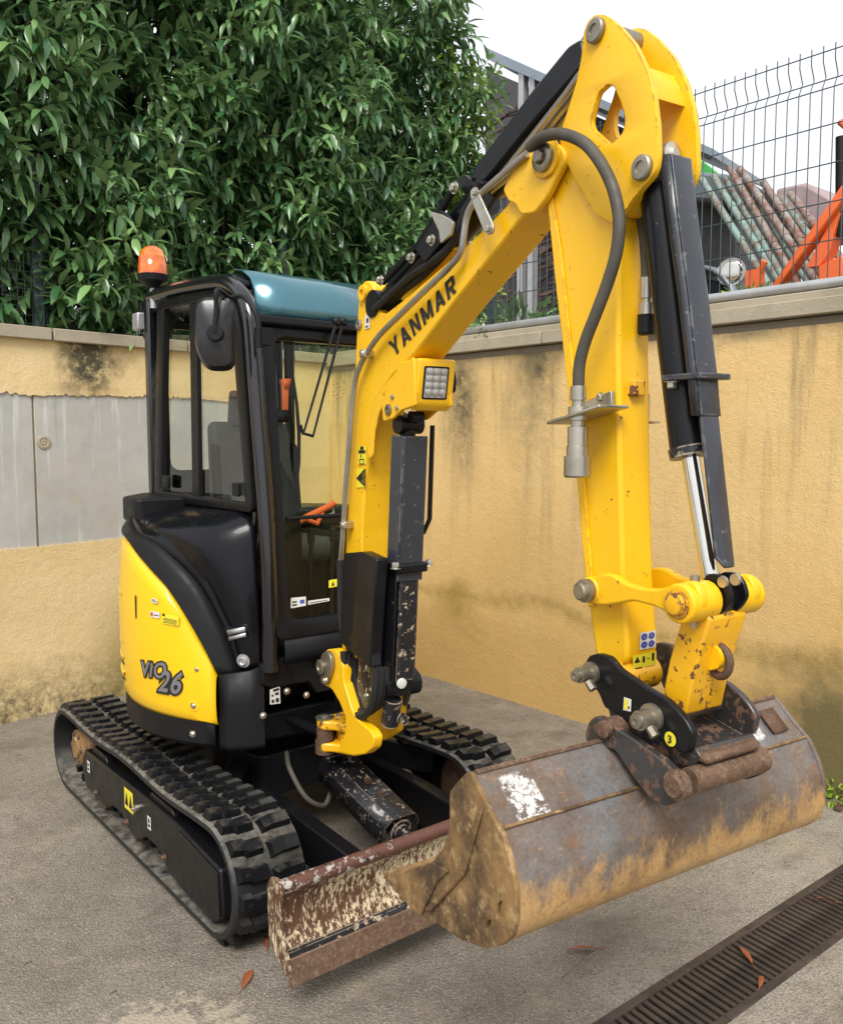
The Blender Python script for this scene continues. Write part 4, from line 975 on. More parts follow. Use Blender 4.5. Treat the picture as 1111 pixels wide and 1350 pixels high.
mb = MB(); mb.tube(smooth_path(p, 4), [.010]*4*3+[.016] if False else .016, 10); mb.tube([Vector(v) for v in [(-0.056,-0.482,1.561),(0.006,-0.486,1.536),(0.04,-0.478,1.583)]], .012, 8); ll = E(mb, 'safety_lever', 'red_plastic')
mb = MB(); mb.tube([Vector(v) for v in [(0.058,-0.471,1.624),(0.096,-0.47,1.629),(0.102,-0.478,1.58),(0.068,-0.48,1.571)]], .005, 6); E(mb, 'lever_handle', 'galv', par=ll)
p = [(-0.128,-0.414,2.192),(-0.093,-0.414,2.193),(-0.113,-0.438,2.052),(-0.14,-0.438,2.052)]; mb = MB(); mb.add(p, [(0, 1, 2, 3)]); hm = E(mb, 'emergency_hammer', 'red_plastic', solid=.02, bevel=.004)
mb = MB(); p = [(-0.132,-0.414,2.192),(-0.085,-0.414,2.194),(-0.102,-0.422,2.148),(-0.125,-0.422,2.148)]; mb.add(p, [(0, 1, 2, 3)]); E(mb, 'hammer_head', 'red_plastic', par=hm, solid=.03)
mb = MB(); p = [Vector(v) for v in [(-0.193,-0.498,1.819),(-0.14,-0.515,1.717),(-0.121,-0.549,1.515),(-0.155,-0.589,1.285),(-0.227,-0.604,1.194),(-0.271,-0.603,1.2)]]; mb.add(p, [tuple(range(6))]); E(mb, 'inner_side_panel', 'plastic', solid=.03)
# glass stickers
wm = lambda a, b, w: wpt(a, b, -.006-w)
decal('label', 'white_label', EX, W3([(-0.235,-0.644,1.195),(-0.158,-0.643,1.198),(-0.154,-0.637,1.237),(-0.229,-0.636,1.239)]), wm, [('ink', R4(.1, .2, .4, .35)), ('ink', R4(.1, .5, .4, .65)), ('blue_print', R4(.6, .3, .9, .7))])
decal('label', 'white_label', EX, W3([(-0.147,-0.643,1.2),(-0.036,-0.642,1.204),(-0.035,-0.64,1.217),(-0.145,-0.64,1.217)]), wm, [('ink', R4(.05, .3, .9, .5))])
decal('warning_label', 'yellow_label', EX, W3([(-0.033,-0.633,1.261),(0.011,-0.632,1.263),(0.015,-0.627,1.296),(-0.029,-0.627,1.294)]), wm, [('ink', [(.3, .2), (.7, .2), (.5, .8)])])
hl = lambda a, b, w: wpt(a, b, -.002-w)
q_ = MB()
for v in range(5):
    for u in range(4):
        fnq = quad_fn(*W3([(0.093,-0.49,2.1),(0.17,-0.487,2.116),(0.181,-0.473,2.201),(0.103,-0.476,2.184)]), hl); u0 = u/4+.03; v0 = v/5+.05
        if (u+v) % 3: q_.add([fnq(u0, v0, 0), fnq(u0+.13, v0, 0), fnq(u0+.13, v0+.025, 0), fnq(u0, v0+.025, 0)], [(0, 1, 2, 3)])
E(q_, 'instruction_print', 'ink')
# grab rail on the far front pillar
gx = .47
mb = MB(); mb.tube(smooth_path([F(.52, .46, 2.05), F(.60, .47, 2.03), F(.62, .47, 1.95), F(.62, .47, 1.65), F(.60, .47, 1.58), F(.52, .46, 1.56)], 4), .011, 10); E(mb, 'grab_rail', 'plastic')

# ---- boom swing bracket
UC = -.03
UN, UF = -.12, .06
swb = E(MB(), 'swing_bracket', 'yellow_worn')
near_o = [(0.947,1.05),(0.99,1.078),(1.051,1.093),(1.097,1.082),(1.128,1.034),(1.133,0.975),(1.17,0.924),(1.207,0.874),(1.268,0.852),(1.338,0.846),(1.373,0.827),(1.361,0.783),(1.302,0.741),(1.204,0.705),(1.075,0.677),(1.102,0.728),(1.142,0.78),(1.144,0.841),(1.093,0.889),(1.027,0.924),(0.944,0.923),(0.939,0.991)]
mb = MB(); mb.prism(rnd(near_o, .01, 2), -.145, -.105, 'F'); mb.prism(rnd([(1.083,0.918),(1.145,0.971),(1.205,1.025),(1.251,1.017),(1.268,0.964),(1.25,0.853),(1.226,0.773),(1.118,0.704),(1.004,0.683),(0.979,0.78)], .01, 2), .035, .07, 'F')
me = mb.me('swing_bracket'); me.materials.append(M['yellow']); swb.data = me; md = swb.modifiers.new('b', 'BEVEL'); md.width = .010; md.segments = 3; md.limit_method = 'ANGLE'
(s0, z0), = [(0.978,1.006)]
FOOT = (s0, z0)
low = [(-0.176,-0.759,0.665),(-0.037,-0.676,0.665),(0.055,-0.723,0.665),(0.219,-0.671,0.665),(0.373,-0.644,0.665),(0.353,-0.705,0.665),(0.134,-0.946,0.665),(0.015,-1.035,0.665),(-0.124,-1.039,0.665),(-0.209,-0.97,0.665),(-0.243,-0.909,0.665),(-0.231,-0.836,0.665)]
lowz = [(p[0], p[1]) for p in low]
b0 = Vector((-.155, -.80)); pv = F(.80, UC, 0)
body = [(-.20, -.79), (-.165, -.755), (-.10, -.775), (.0, -.76), (.03, -.78), (.045, -.86), (.04, -.93), (.01, -.96), (-.06, -.97), (-.12, -.97), (-.165, -.865), (-.20, -.84)]
for z0_, z1_, mt in ((.60, .64, 'yellow_worn'), (.695, .735, 'yellow_worn')):
    mb = MB(); mb.prism(rnd(body, .02, 3), z0_, z1_, 'Z'); E(mb, 'bracket_flange', mt, bevel=.01, par=swb, seg=3)
mb = MB(); mb.prism(rnd([(-.11, -.80), (.0, -.79), (.03, -.80), (.035, -.92), (.0, -.95), (-.05, -.96), (-.11, -.93), (-.13, -.88)], .02, 3), .64, .695, 'Z'); E(mb, 'bracket_core', 'yellow_worn', par=swb)
mb = MB(); mb.cyl((-.165, -.805, .585), (-.165, -.805, .64), .042); mb.cyl((-.165, -.805, .64), (-.165, -.805, .695), .036); E(mb, 'swing_boss', 'rust', par=swb)
mb = MB(); mb.lathe((-.165, -.805, .735), (0, 0, 1), [(0, .040), (.006, .040), (.006, .018), (.012, .018), (.016, .012)], 24); E(mb, 'pin', 'pin', par=swb)
bolt((-.10, -.815, .735), (0, 0, 1), .010, .008, swb); bolt((-.13, -.80, .735), (0, 0, 1), .008, .006, swb)
mb = MB(); capo = [(0.971,1.057),(1.02,1.083),(1.06,1.07),(1.066,1.022),(1.038,0.976),(0.996,0.932),(0.968,0.941),(0.963,0.999)]
mb.prism(rnd(capo, .02, 3), -.165, -.145, 'F'); cp = E(mb, 'pin_plate', 'pin', bevel=.004, par=swb)
pincap(FOOT[0], -.165, FOOT[1], .032, cp, h=.012); (s1, z1), = [(1.017,0.96)]; bolt(F(s1, -.165, z1), -DU, .011, .012, cp)

# ---- boom
bo = [(1.018,1.06),(1.035,1.255),(1.06,1.501),(1.112,1.861),(1.148,2.149),(1.17,2.346),(1.183,2.442),(1.196,2.488),(1.231,2.505),(1.272,2.499),(1.3,2.476),(1.31,2.425),(1.343,2.381),(1.381,2.366),(1.502,2.397),(1.823,2.494),(1.981,2.548),(2.075,2.586),(2.096,2.602),(2.19,2.636),(2.26,2.589),(2.204,2.541),(2.138,2.535),(2.065,2.49),(1.823,2.355),(1.575,2.206),(1.422,2.139),(1.323,2.068),(1.282,1.975),(1.226,1.777),(1.199,1.574),(1.189,1.309),(1.174,1.128),(1.122,1.051),(1.05,1.023)]
boomo = E(MB().prism(rnd(bo, .012, 2), -.095, .035, 'F'), 'boom', 'yellow', bevel=.008)
# foot reinforcement
mb = MB(); mb.cyl(F(FOOT[0], -.105, FOOT[1]), F(FOOT[0], .045, FOOT[1]), .058); E(mb, 'foot_boss', 'yellow_worn', par=boomo)
# elbow clevis cheeks
cl = [(2.086,2.627),(2.104,2.644),(2.134,2.665),(2.181,2.69),(2.219,2.705),(2.251,2.71),(2.282,2.706),(2.315,2.692),(2.339,2.672),(2.348,2.653),(2.345,2.633),(2.316,2.604),(2.281,2.565),(2.228,2.532),(2.169,2.54),(2.142,2.577),(2.115,2.587)]
for u0, u1 in ((-.115, -.0945), (.0345, .055)):
    mb = MB(); mb.prism(rnd(cl, .012, 2), u0, u1, 'F'); E(mb, 'elbow_cheek', 'yellow', bevel=.005, par=boomo)
(s0, z0), = [(2.279,2.663)]; ELB = (s0, z0)
mb = MB(); mb.lathe(F(s0, -.115, z0), -DU, [(0, .052), (.008, .052), (.010, .048)], 28); E(mb, 'boss_ring', 'yellow', par=boomo)
pincap(s0, -.125, z0, .038, boomo, h=.014, hexa=True)
# side stiffener rib and bracket at the bend
rib = [(1.583,2.2),(1.597,2.184),(1.457,2.126),(1.376,2.074),(1.392,2.054),(1.348,2.015),(1.313,1.947),(1.301,1.864),(1.277,1.847),(1.26,1.863),(1.279,1.975),(1.315,2.071),(1.457,2.152)]
mb = MB(); mb.prism(rnd(rib, .008, 2), -.103, -.0945, 'F'); E(mb, 'stiffener', 'yellow', bevel=.004, par=boomo)
br_ = [(1.597,2.194),(1.606,2.034),(1.512,2.021),(1.455,1.994),(1.386,1.984),(1.376,2.055),(1.43,2.12),(1.508,2.159)]
mb = MB(); mb.prism(rnd(br_, .01, 2), -.108, -.0945, 'F'); mb.prism(rnd(br_, .01, 2), .0345, .048, 'F'); E(mb, 'cylinder_bracket', 'yellow', bevel=.004, par=boomo)
(s1, z1), = [(1.43,2.026)]; pincap(s1, -.108, z1, .020, boomo, h=.008)
for p in [(1.457,2.07),(1.488,2.03),(1.28,2.347)][:2]: bolt(F(p[0], -.108, p[1]), -DU, .007, .006, boomo)
(s1, z1), = [(1.194,2.349)]; pincap(s1, -.095, z1, .020, boomo, h=.010)
(s1, z1), = [(1.231,2.461)]
mb = MB(); mb.lathe(F(s1, -.095, z1), -DU, [(0, .030), (.012, .029), (.012, .014), (.004, .013), (.004, 0)], 24); E(mb, 'lifting_eye', 'yellow', par=boomo)
# lamp housing and LED lamp, facing forward
lh = [(1.572,2.191),(1.6,2.039),(1.571,2.022),(1.496,2.022),(1.471,2.131)]
(sa, za), (sb, zb) = [(1.593,2.189),(1.592,2.037)]
so = .105
hs_ = E(MB().prism(rnd([(sa-.12, za+.00), (sa+.03, za+.005), (sb+.005, zb+.005), (sb-.02, zb-.02), (sb-.14, zb+.04)], .01, 2), -.100, .048, 'F'), 'lamp_housing', 'yellow', bevel=.006, par=None)
p0 = Vector((sa+.03, za+.005)); p1 = Vector((sb+.005, zb+.005)); dv = (p1-p0)
def lampf(u, t, out): 
    n2 = Vector((dv.y, -dv.x)).normalized(); n2 = n2 if n2.x > 0 else -n2
    q2 = p0+dv*t+n2*out; return F(q2.x, u, q2.y)
mb = MB(); ro = rnd([(-.088, .12), (.034, .12), (.034, .90), (-.088, .90)], .02)
mb.add([lampf(u, t, .0015) for u, t in rnd([(-.080, .17), (.022, .17), (.022, .90), (-.080, .90)], .02)], [tuple(range(20))]); lp = E(mb, 'lamp_bezel', 'plastic', par=hs_)
mb = MB(); mb.add([lampf(u, t, .003) for u, t in rnd([(-.073, .21), (.015, .21), (.015, .86), (-.073, .86)], .012)], [tuple(range(20))]); E(mb, 'lamp_reflector', 'galv', par=hs_)
for i in range(3):
    for j in range(4):
        mb = MB(); c_ = lampf(-.057+.028*i, .29+.15*j, .004); ax_ = (lampf(0, 0, 1)-lampf(0, 0, 0)).normalized()
        mb.lathe(c_, ax_, [(0, .0135), (.004, .012), (.007, .005), (.007, 0)], 12); E(mb, 'led', 'galv', par=hs_)
mb = MB(); mb.prism(rnd([(1.561,2.194),(1.585,2.129),(1.58,2.088),(1.552,2.078),(1.533,2.132)][0:5], .008, 2), .06, .075, 'F'); E(mb, 'lamp_guard', 'satin')
# lettering on boom side
fm = lambda u0: (lambda a, b, w: F(a, u0-w, b))
def glyphs(ch):
    V = lambda a, b, c, d, w=.30: [(a-w/2, b), (a+w/2, b), (c+w/2, d), (c-w/2, d)]
    H = lambda x0, x1, y0, y1: [(x0, y0), (x1, y0), (x1, y1), (x0, y1)]
    return {'Y': [V(.5, 0, .5, .48), V(.5, .40, .12, 1), V(.5, .40, .88, 1)],
            'A': [V(.12, 0, .5, 1), V(.88, 0, .5, 1), H(.25, .75, .20, .38)],
            'N': [V(.15, 0, .15, 1, .27), V(.85, 0, .85, 1, .27), V(.82, 0, .18, 1, .27)],
            'M': [V(.13, 0, .13, 1, .24), V(.87, 0, .87, 1, .24), V(.5, .12, .14, 1, .22), V(.5, .12, .86, 1, .22)],
            'R': [V(.15, 0, .15, 1, .28), H(.15, .78, .80, 1), H(.15, .78, .38, .56), H(.64, .92, .44, .94), V(.80, 0, .48, .42, .30)]}[ch]
fnY = quad_fn(*[(1.447,2.208),(1.838,2.383),(1.822,2.441),(1.405,2.262)], fm(-.0965))
for i_, (ch, w_) in enumerate(zip('YANMAR', (1, 1, 1, 1.2, 1, 1))):
    x0_ = sum((1, 1, 1, 1.2, 1, 1)[:i_])+.16*i_; tot = 6.2+.8; mb = MB()
    for k_, pg in enumerate(glyphs(ch)): mb.add([fnY((x0_+(a_*.92+.04)*w_)/tot, b_, .0008+.00012*k_) for a_, b_ in pg], [(0, 1, 2, 3)])
    mb.build('maker_lettering', 'ink', boomo, smooth=False)
tri = [('ink', [(.0, .5), (1, .0), (1, 1.)]), ('yellow_label', [(.28, .5), (.88, .16), (.88, .84)]), ('ink', [(.5, .45), (.8, .35), (.8, .6), (.6, .6)])]
decal('warning_label', 'yellow_label', boomo, [(1.163,1.737),(1.235,1.743),(1.236,1.815),(1.164,1.81)], fm(-.0965), tri)
decal('label', 'yellow_label', boomo, [(1.177,1.827),(1.243,1.829),(1.244,1.897),(1.178,1.896)], fm(-.0965), [('ink', R4(.3, .8, .7, .98)), ('ink', R4(.1, .6, .9, .78)), ('ink', R4(.35, .35, .45, .55)), ('ink', R4(.2, .0, .75, .05)), ('ink', R4(.2, .25, .75, .3)), ('ink', R4(.2, .05, .27, .25)), ('ink', R4(.68, .05, .75, .25))])
decal('label', 'white_label', boomo, [(1.238,2.327),(1.279,2.329),(1.274,2.384),(1.239,2.377)], fm(-.0965), [('ink', R4(.2, .1, .7, .2)), ('ink', R4(.4, .4, .8, .7))])
# steel pipes on the boom
pp = smooth_path([(-0.243,-1.058,1.439),(-0.245,-1.08,1.567),(-0.248,-1.109,1.745),(-0.252,-1.143,1.919),(-0.255,-1.17,2.061),(-0.258,-1.195,2.144),(-0.261,-1.225,2.187),(-0.266,-1.272,2.227),(-0.277,-1.373,2.293),(-0.294,-1.528,2.361),(-0.31,-1.67,2.413),(-0.327,-1.825,2.47),(-0.333,-1.874,2.496),(-0.334,-1.889,2.528),(-0.335,-1.897,2.576),(-0.338,-1.92,2.606),(-0.343,-1.965,2.635),(-0.354,-2.066,2.666),(-0.368,-2.198,2.712)][k] for k in range(19)) if False else smooth_path([(-0.243,-1.058,1.439),(-0.245,-1.08,1.567),(-0.248,-1.109,1.745),(-0.252,-1.143,1.919),(-0.255,-1.17,2.061),(-0.258,-1.195,2.144),(-0.261,-1.225,2.187),(-0.266,-1.272,2.227),(-0.277,-1.373,2.288),(-0.294,-1.528,2.348),(-0.31,-1.67,2.401),(-0.326,-1.817,2.456),(-0.332,-1.87,2.487),(-0.334,-1.885,2.529),(-0.335,-1.897,2.576),(-0.338,-1.92,2.606),(-0.343,-1.965,2.633),(-0.354,-2.066,2.662),(-0.366,-2.179,2.693)], 4)
mb = MB(); mb.tube(pp, .0105, 10); E(mb, 'hydraulic_pipe', 'pipe', par=boomo)
for uu in (-.09, -.06, -.03, .0):
    L = [(1.935,2.649),(2.046,2.678),(2.182,2.746),(2.32,2.816),(2.379,2.851)]; o_ = .012*(uu+.09)/.03
    mb = MB(); mb.tube([F(a_-o_*.3, uu, b_+o_*.4) for a_, b_ in L], .0095, 8); E(mb, 'hydraulic_pipe', 'pipe', par=boomo)
for (px) in ([(-0.266,-1.267,2.233)][0], [(-0.247,-1.099,1.592)][0]):
    c_ = Vector(px); mb = MB(); mb.box(c_-Vector((.014, .018, .014)), c_+Vector((.03, .018, .014))); mb.cyl(c_-DU*.018, c_+DU*.02, .012); E(mb, 'pipe_clamp', 'zinc', bevel=.004, par=boomo)
mb = MB(); c1 = [(1.956,2.655),(1.986,2.659),(2.002,2.632),(2.072,2.527),(2.068,2.507),(2.039,2.508),(2.021,2.529),(1.96,2.628)]; mb.prism(rnd(c1, .01, 2), -.135, -.128, 'F'); cb = E(mb, 'pipe_clamp', 'zinc', bevel=.002, par=boomo)
for p in [(2.05,2.523),(1.983,2.641)]: bolt(F(p[0], -.135, p[1]), -DU, .010, .008, cb)
fl = [(1.449,2.413),(1.755,2.538),(1.763,2.523),(1.474,2.399)]
mb = MB(); mb.prism(fl, -.07, .01, 'F'); E(mb, 'pipe_shield', 'yellow', par=boomo)

# ---- boom cylinder (in front of the lower boom)
ct = Vector(([(1.433,1.995)][0])); cb_ = Vector(([(1.35,0.958)][0])); dd = (cb_-ct).normalized(); n2 = Vector((dd.y, -dd.x))
if n2.x < 0: n2 = -n2
def cf(t, o, u): p_ = ct+dd*t+n2*o; return F(p_.x, u, p_.y)
Lc = (cb_-ct).length
mb = MB(); mb.tube([cf(.35*Lc, 0, UC), cf(Lc*.98, 0, UC)], .050, 20); bcy = E(mb, 'boom_cylinder', 'black')
mb = MB(); mb.tube([cf(0, 0, UC), cf(.4*Lc, 0, UC)], .030, 16); E(mb, 'rod', 'black', par=bcy)
def cplate(t0, t1, o0, o1, u0, u1, name, mat, bev=.004, par=bcy):
    q = [(t0, o0), (t1, o0), (t1, o1), (t0, o1)]; mb = MB(); n = 4
    mb.add([cf(t, o, u0) for t, o in q]+[cf(t, o, u1) for t, o in q], [(3, 2, 1, 0), (4, 5, 6, 7)]+[(i, (i+1) % 4, 4+(i+1) % 4, 4+i) for i in range(4)])
    return E(mb, name, mat, bevel=bev, par=par)
cplate(.055*Lc, .56*Lc, .050, .060, -.080, .020, 'rod_guard', 'grey_guard')
cplate(.055*Lc, .56*Lc, -.02, .060, -.086, -.080, 'guard_side', 'grey_guard')
cplate(.50*Lc, .93*Lc, .040, .056, -.070, .010, 'cylinder_cover', 'black_worn', .012)
cplate(.50*Lc, .94*Lc, -.05, .05, -.086, -.078, 'cover_side', 'black', .006)
cplate(.495*Lc, .53*Lc, -.06, .075, -.095, .035, 'cylinder_band', 'black', .008)
for uu in (-.095, .045): bolt(cf(.51*Lc, .06, uu), (0, 0, 1), .014, .02, bcy)
mb = MB(); mb.cyl(cf(.955*Lc, 0, -.10), cf(.955*Lc, 0, .05), .045); E(mb, 'cylinder_eye', 'black', par=bcy)
mb = MB(); mb.lathe(cf(.93*Lc, .055, -.05), (cf(0, 1, 0)-cf(0, 0, 0)).normalized(), [(0, .020), (.008, .019), (.010, .010), (.010, 0)], 18); E(mb, 'cap', 'white_label', par=bcy)
mb = MB(); mb.cyl(cf(.02*Lc, .0, -.075), cf(.02*Lc, 0, .02), .034); mb.cyl(cf(-.01*Lc, .045, -.05), cf(-.01*Lc, .045, 0), .02); E(mb, 'rod_eye', 'black', par=bcy)
mb = MB(); mb.tube([cf(.02*Lc, .03, .055), cf(.35*Lc, .03, .060), cf(.40*Lc, .01, .05), cf(.40*Lc, -.02, .03)], .009, 8); E(mb, 'guard_rod', 'plastic', par=bcy)
mb = MB(); mb.cyl(cf(1.0*Lc, .02, -.06), cf(1.10*Lc, .0, -.06), .034, 16); mb.cyl(cf(1.07*Lc, .03, -.03), cf(1.07*Lc, .06, -.03), .02, 12); E(mb, 'hose_boss', 'black_worn', par=bcy)
# hose guard box beside it
hg = [(1.159,1.488),(1.299,1.509),(1.418,1.495),(1.393,1.318),(1.375,1.175),(1.362,1.087),(1.233,1.111),(1.12,1.135),(1.143,1.307)]
mb = MB(); mb.prism(rnd(hg, .006, 2), -.155, -.105, 'F'); hgo = E(mb, 'hose_guard', 'black', bevel=.005)
hg2 = [(1.347,1.481),(1.32,1.159),(1.337,1.076),(1.318,0.926),(1.258,0.881),(1.173,0.919),(1.157,1.087),(1.29,1.062)]
mb = MB(); mb.prism(rnd([(1.213,1.479),(1.369,1.483),(1.361,1.307),(1.337,1.161),(1.347,1.019),(1.305,0.907),(1.234,0.867),(1.162,0.96),(1.189,1.101)], .01, 2), -.105, -.09, 'F'); E(mb, 'hose_guard_side', 'black_worn', bevel=.004, par=hgo)
for k, (a_, b_) in enumerate([(1.288,1.068),(1.274,0.954)]): bolt(F(a_, -.120, b_), -DU, .011, .010, hgo)
for k in range(4):
    o_ = .012*k; Hs = [(1.107,1.091),(1.112,0.995),(1.142,0.895),(1.216,0.861),(1.3,0.898),(1.353,0.979),(1.371,1.083)]
    mb = MB(); mb.tube(smooth_path([F(a_+o_*.4, -.13+.02*k, b_+(o_ if 2 < i < 5 else 0)) for i, (a_, b_) in enumerate(Hs)], 4), .015, 10); E(mb, 'hydraulic_hose', 'dark_hose')
mb = MB(); mb.cyl(Vector([(-0.243,-1.058,1.451)][0]), Vector([(-0.242,-1.057,1.379)][0]), .016, 12); mb.tube(smooth_path([(-0.242,-1.057,1.385),(-0.242,-1.054,1.264),(-0.244,-1.072,1.176),(-0.251,-1.134,1.104)], 4), .014, 10); E(mb, 'hydraulic_hose', 'dark_hose')
# black column on the far side (hose bundle boot)
p0 = Vector([(0.33,-0.796,1.4)][0]); 
mb = MB(); mb.lathe(Vector((.335, -.62, .62)), (0, 0, 1), [(0, .030), (.20, .034), (.26, .036), (.265, .030), (.60, .026), (.72, .022)], 18); E(mb, 'hose_boot', 'plastic')
mb = MB(); mb.tube(smooth_path([(-0.08,-1.268,1.083),(-0.083,-1.296,1.029),(-0.082,-1.29,0.968),(-0.078,-1.256,0.899),(-0.076,-1.233,0.884)], 4), .013, 8); E(mb, 'hydraulic_hose', 'rubber_hose')

# ---- arm cylinder on top of the boom
at = [(1.297,2.413),(1.892,2.658),(2.324,2.929),(2.372,2.968)]
a0, a1, a2, a3 = [Vector(p) for p in at]
mb = MB(); mb.tube([F(a0.x, UC, a0.y), F(a1.x, UC, a1.y)], .055, 20); ac = E(mb, 'arm_cylinder', 'black')
mb = MB(); mb.tube([F(a1.x, UC, a1.y), F(a3.x, UC, a3.y)], .026, 16); E(mb, 'rod', 'chrome', par=ac)
gd = [(1.938,2.683),(1.953,2.711),(1.983,2.695),(2.136,2.774),(2.318,2.95),(2.342,2.907),(2.325,2.886),(2.149,2.774),(2.026,2.732),(1.968,2.689)]
gd = [(1.889,2.709),(1.935,2.746),(2.187,2.872),(2.33,2.935),(2.378,2.936),(2.39,2.87),(2.175,2.781),(1.966,2.682)]
mb = MB(); mb.prism(rnd(gd, .01, 2), -.092, .025, 'F'); E(mb, 'rod_guard', 'grey_guard' if False else 'black', bevel=.006, par=ac)
mb = MB(); mb.prism([(1.815,2.722),(1.864,2.728),(1.973,2.657),(2.011,2.623),(1.974,2.596),(1.896,2.649)][0:6], -.09, -.08, 'F'); E(mb, 'guard_mount', 'black', par=ac)
gl2 = [(1.618,2.549),(1.754,2.656),(1.854,2.584),(1.771,2.536),(1.682,2.494)]
mb = MB(); mb.prism(rnd(gl2, .008, 2), -.118, -.108, 'F'); hc = E(mb, 'hose_cover', 'satin', bevel=.003, par=ac)
gl3 = [(1.727,2.643),(1.796,2.619),(1.859,2.583),(1.846,2.549),(1.788,2.532),(1.779,2.571)]
mb = MB(); mb.prism(rnd(gl3, .005, 2), -.128, -.118, 'F'); E(mb, 'hose_bracket', 'zinc', bevel=.002, par=ac)
for p in [(1.729,2.554),(1.605,2.521),(1.856,2.686),(1.398,2.478)]: bolt(F(p[0], -.12, p[1]), -DU, .013, .014, ac)
mb = MB(); mb.tube([F(*[(1.398,2.473)][0][0:1], -.11, [(1.398,2.473)][0][1]), F([(1.634,2.56)][0][0], -.11, [(1.634,2.56)][0][1]), F([(1.844,2.694)][0][0], -.11, [(1.844,2.694)][0][1])], .012, 8); E(mb, 'guard_bar', 'plastic', par=ac)
for k in range(4):
    Hs = [(1.317,2.391),(1.425,2.404),(1.552,2.453),(1.692,2.509),(1.801,2.546),(1.89,2.611),(1.96,2.662)]
    mb = MB(); mb.tube(smooth_path([F(a_+.010*k, -.10+.022*k, b_+.022*math.sin(i*1.3+k)+.012*k) for i, (a_, b_) in enumerate(Hs)], 4), .013, 10); E(mb, 'hydraulic_hose', 'dark_hose')
for p, q2 in (((600, 246), 0), ((610, 262), 1)):
    pass
mb = MB(); mb.cyl(F(a0.x, -.10, a0.y), F(a0.x, .04, a0.y), .05); E(mb, 'cylinder_eye', 'black', par=ac)

# ---- arm (stick)
pk = [(2.402,2.942),(2.418,2.961),(2.442,2.966),(2.477,2.952),(2.523,2.91),(2.576,2.848),(2.614,2.779),(2.639,2.711),(2.652,2.638),(2.656,2.566),(2.648,2.534),(2.614,2.512),(2.585,2.497),(2.556,2.479),(2.52,2.505),(2.488,2.553),(2.434,2.612),(2.331,2.668),(2.321,2.697),(2.318,2.731),(2.341,2.76),(2.377,2.824),(2.395,2.884)]
pk = [(2.402,2.942),(2.418,2.961),(2.442,2.966),(2.477,2.952),(2.523,2.91),(2.576,2.848),(2.614,2.779),(2.639,2.711),(2.652,2.638),(2.656,2.566),(2.648,2.534),(2.614,2.512),(2.585,2.494),(2.552,2.466),(2.522,2.444),(2.463,2.476),(2.379,2.579),(2.331,2.658),(2.312,2.711),(2.341,2.76),(2.377,2.824),(2.395,2.884)]
hole = [(2.493,2.785),(2.512,2.77),(2.54,2.72),(2.551,2.678),(2.542,2.653),(2.522,2.644),(2.499,2.64),(2.44,2.693),(2.431,2.714),(2.457,2.775)]
stick = E(MB(), 'arm', 'yellow')
so_ = [(2.249,2.569),(2.229,2.648),(2.215,2.691),(2.24,2.715),(2.316,2.693),(2.39,2.626),(2.473,2.559),(2.526,2.488),(2.515,2.44),(2.522,2.137),(2.537,1.806),(2.55,1.584),(2.57,1.409),(2.569,1.366),(2.533,1.334),(2.487,1.332),(2.455,1.361),(2.436,1.442),(2.417,1.567),(2.383,1.799),(2.346,2.028),(2.29,2.326)]
me = MB().prism(rnd(so_, .012, 2), -.085, .025, 'F').me('arm'); me.materials.append(M['yellow']); stick.data = me; md = stick.modifiers.new('b', 'BEVEL'); md.width = .012; md.segments = 3; md.limit_method = 'ANGLE'
hole2 = [(2.394,2.793),(2.413,2.768),(2.42,2.728),(2.409,2.704),(2.39,2.705),(2.378,2.74),(2.378,2.775)]
for u0, u1, ho_ in ((-.105, -.088, hole), (.028, .045, hole2)):
    plate('arm_plate', 'yellow', stick, rnd(pk, .012, 2), [rnd(ho_, .008, 2)], u0, u1, 'F', .002)
web = [(2.577,2.807),(2.602,2.768),(2.618,2.715),(2.574,2.736),(2.539,2.789)]
mb = MB(); mb.prism([(2.403,2.909),(2.445,2.839),(2.435,2.825),(2.39,2.892)], -.088, .028, 'F'); mb2 = MB(); mb2.prism([(2.478,2.557),(2.546,2.501),(2.575,2.533),(2.604,2.53),(2.576,2.494),(2.532,2.464)], -.088, .028, 'F'); E(mb2, 'arm_web', 'yellow', par=stick); E(mb, 'arm_web', 'yellow', par=stick)
mb = MB(); mb.prism(rnd(web, .01, 2), -.088, .028, 'F'); E(mb, 'arm_web', 'yellow', par=stick)
cr = [(2.532,2.778),(2.586,2.754),(2.616,2.695),(2.577,2.725),(2.543,2.739)]
for pxy, r_, hx in (((785, 38), .030, 0), ((847, 220), .030, 0)):
    (s1, z1), = [(2.451,2.923)] if pxy[0] == 785 else [(2.613,2.554)]
    pincap(s1, -.105, z1, r_, stick, h=.014)
    mb = MB(); mb.cyl(F(s1, -.106, z1), F(s1, .047, z1), r_*.9); E(mb, 'pin_shaft', 'pin', par=stick)
flg = [(2.255,2.567),(2.273,2.571),(2.306,2.442),(2.329,2.32),(2.378,2.027),(2.404,1.88),(2.445,1.571),(2.458,1.487),(2.435,1.483),(2.422,1.568),(2.388,1.8),(2.352,2.028),(2.295,2.324)]
mb = MB(); mb.prism(flg, -.093, -.0845, 'F'); E(mb, 'edge_strip', 'yellow', bevel=.002, par=stick)
for px_ in ([(2.466,2.071)][0],):
    q = [(-8.502,7.482)] if False else None
mb = MB(); c_ = Vector([(-0.307,-2.506,2.049)][0]); mb.box(c_-Vector((.025, .02, .02)), c_+Vector((.02, .01, .02))); E(mb, 'stop_pad', 'yellow_worn', bevel=.004, par=stick)
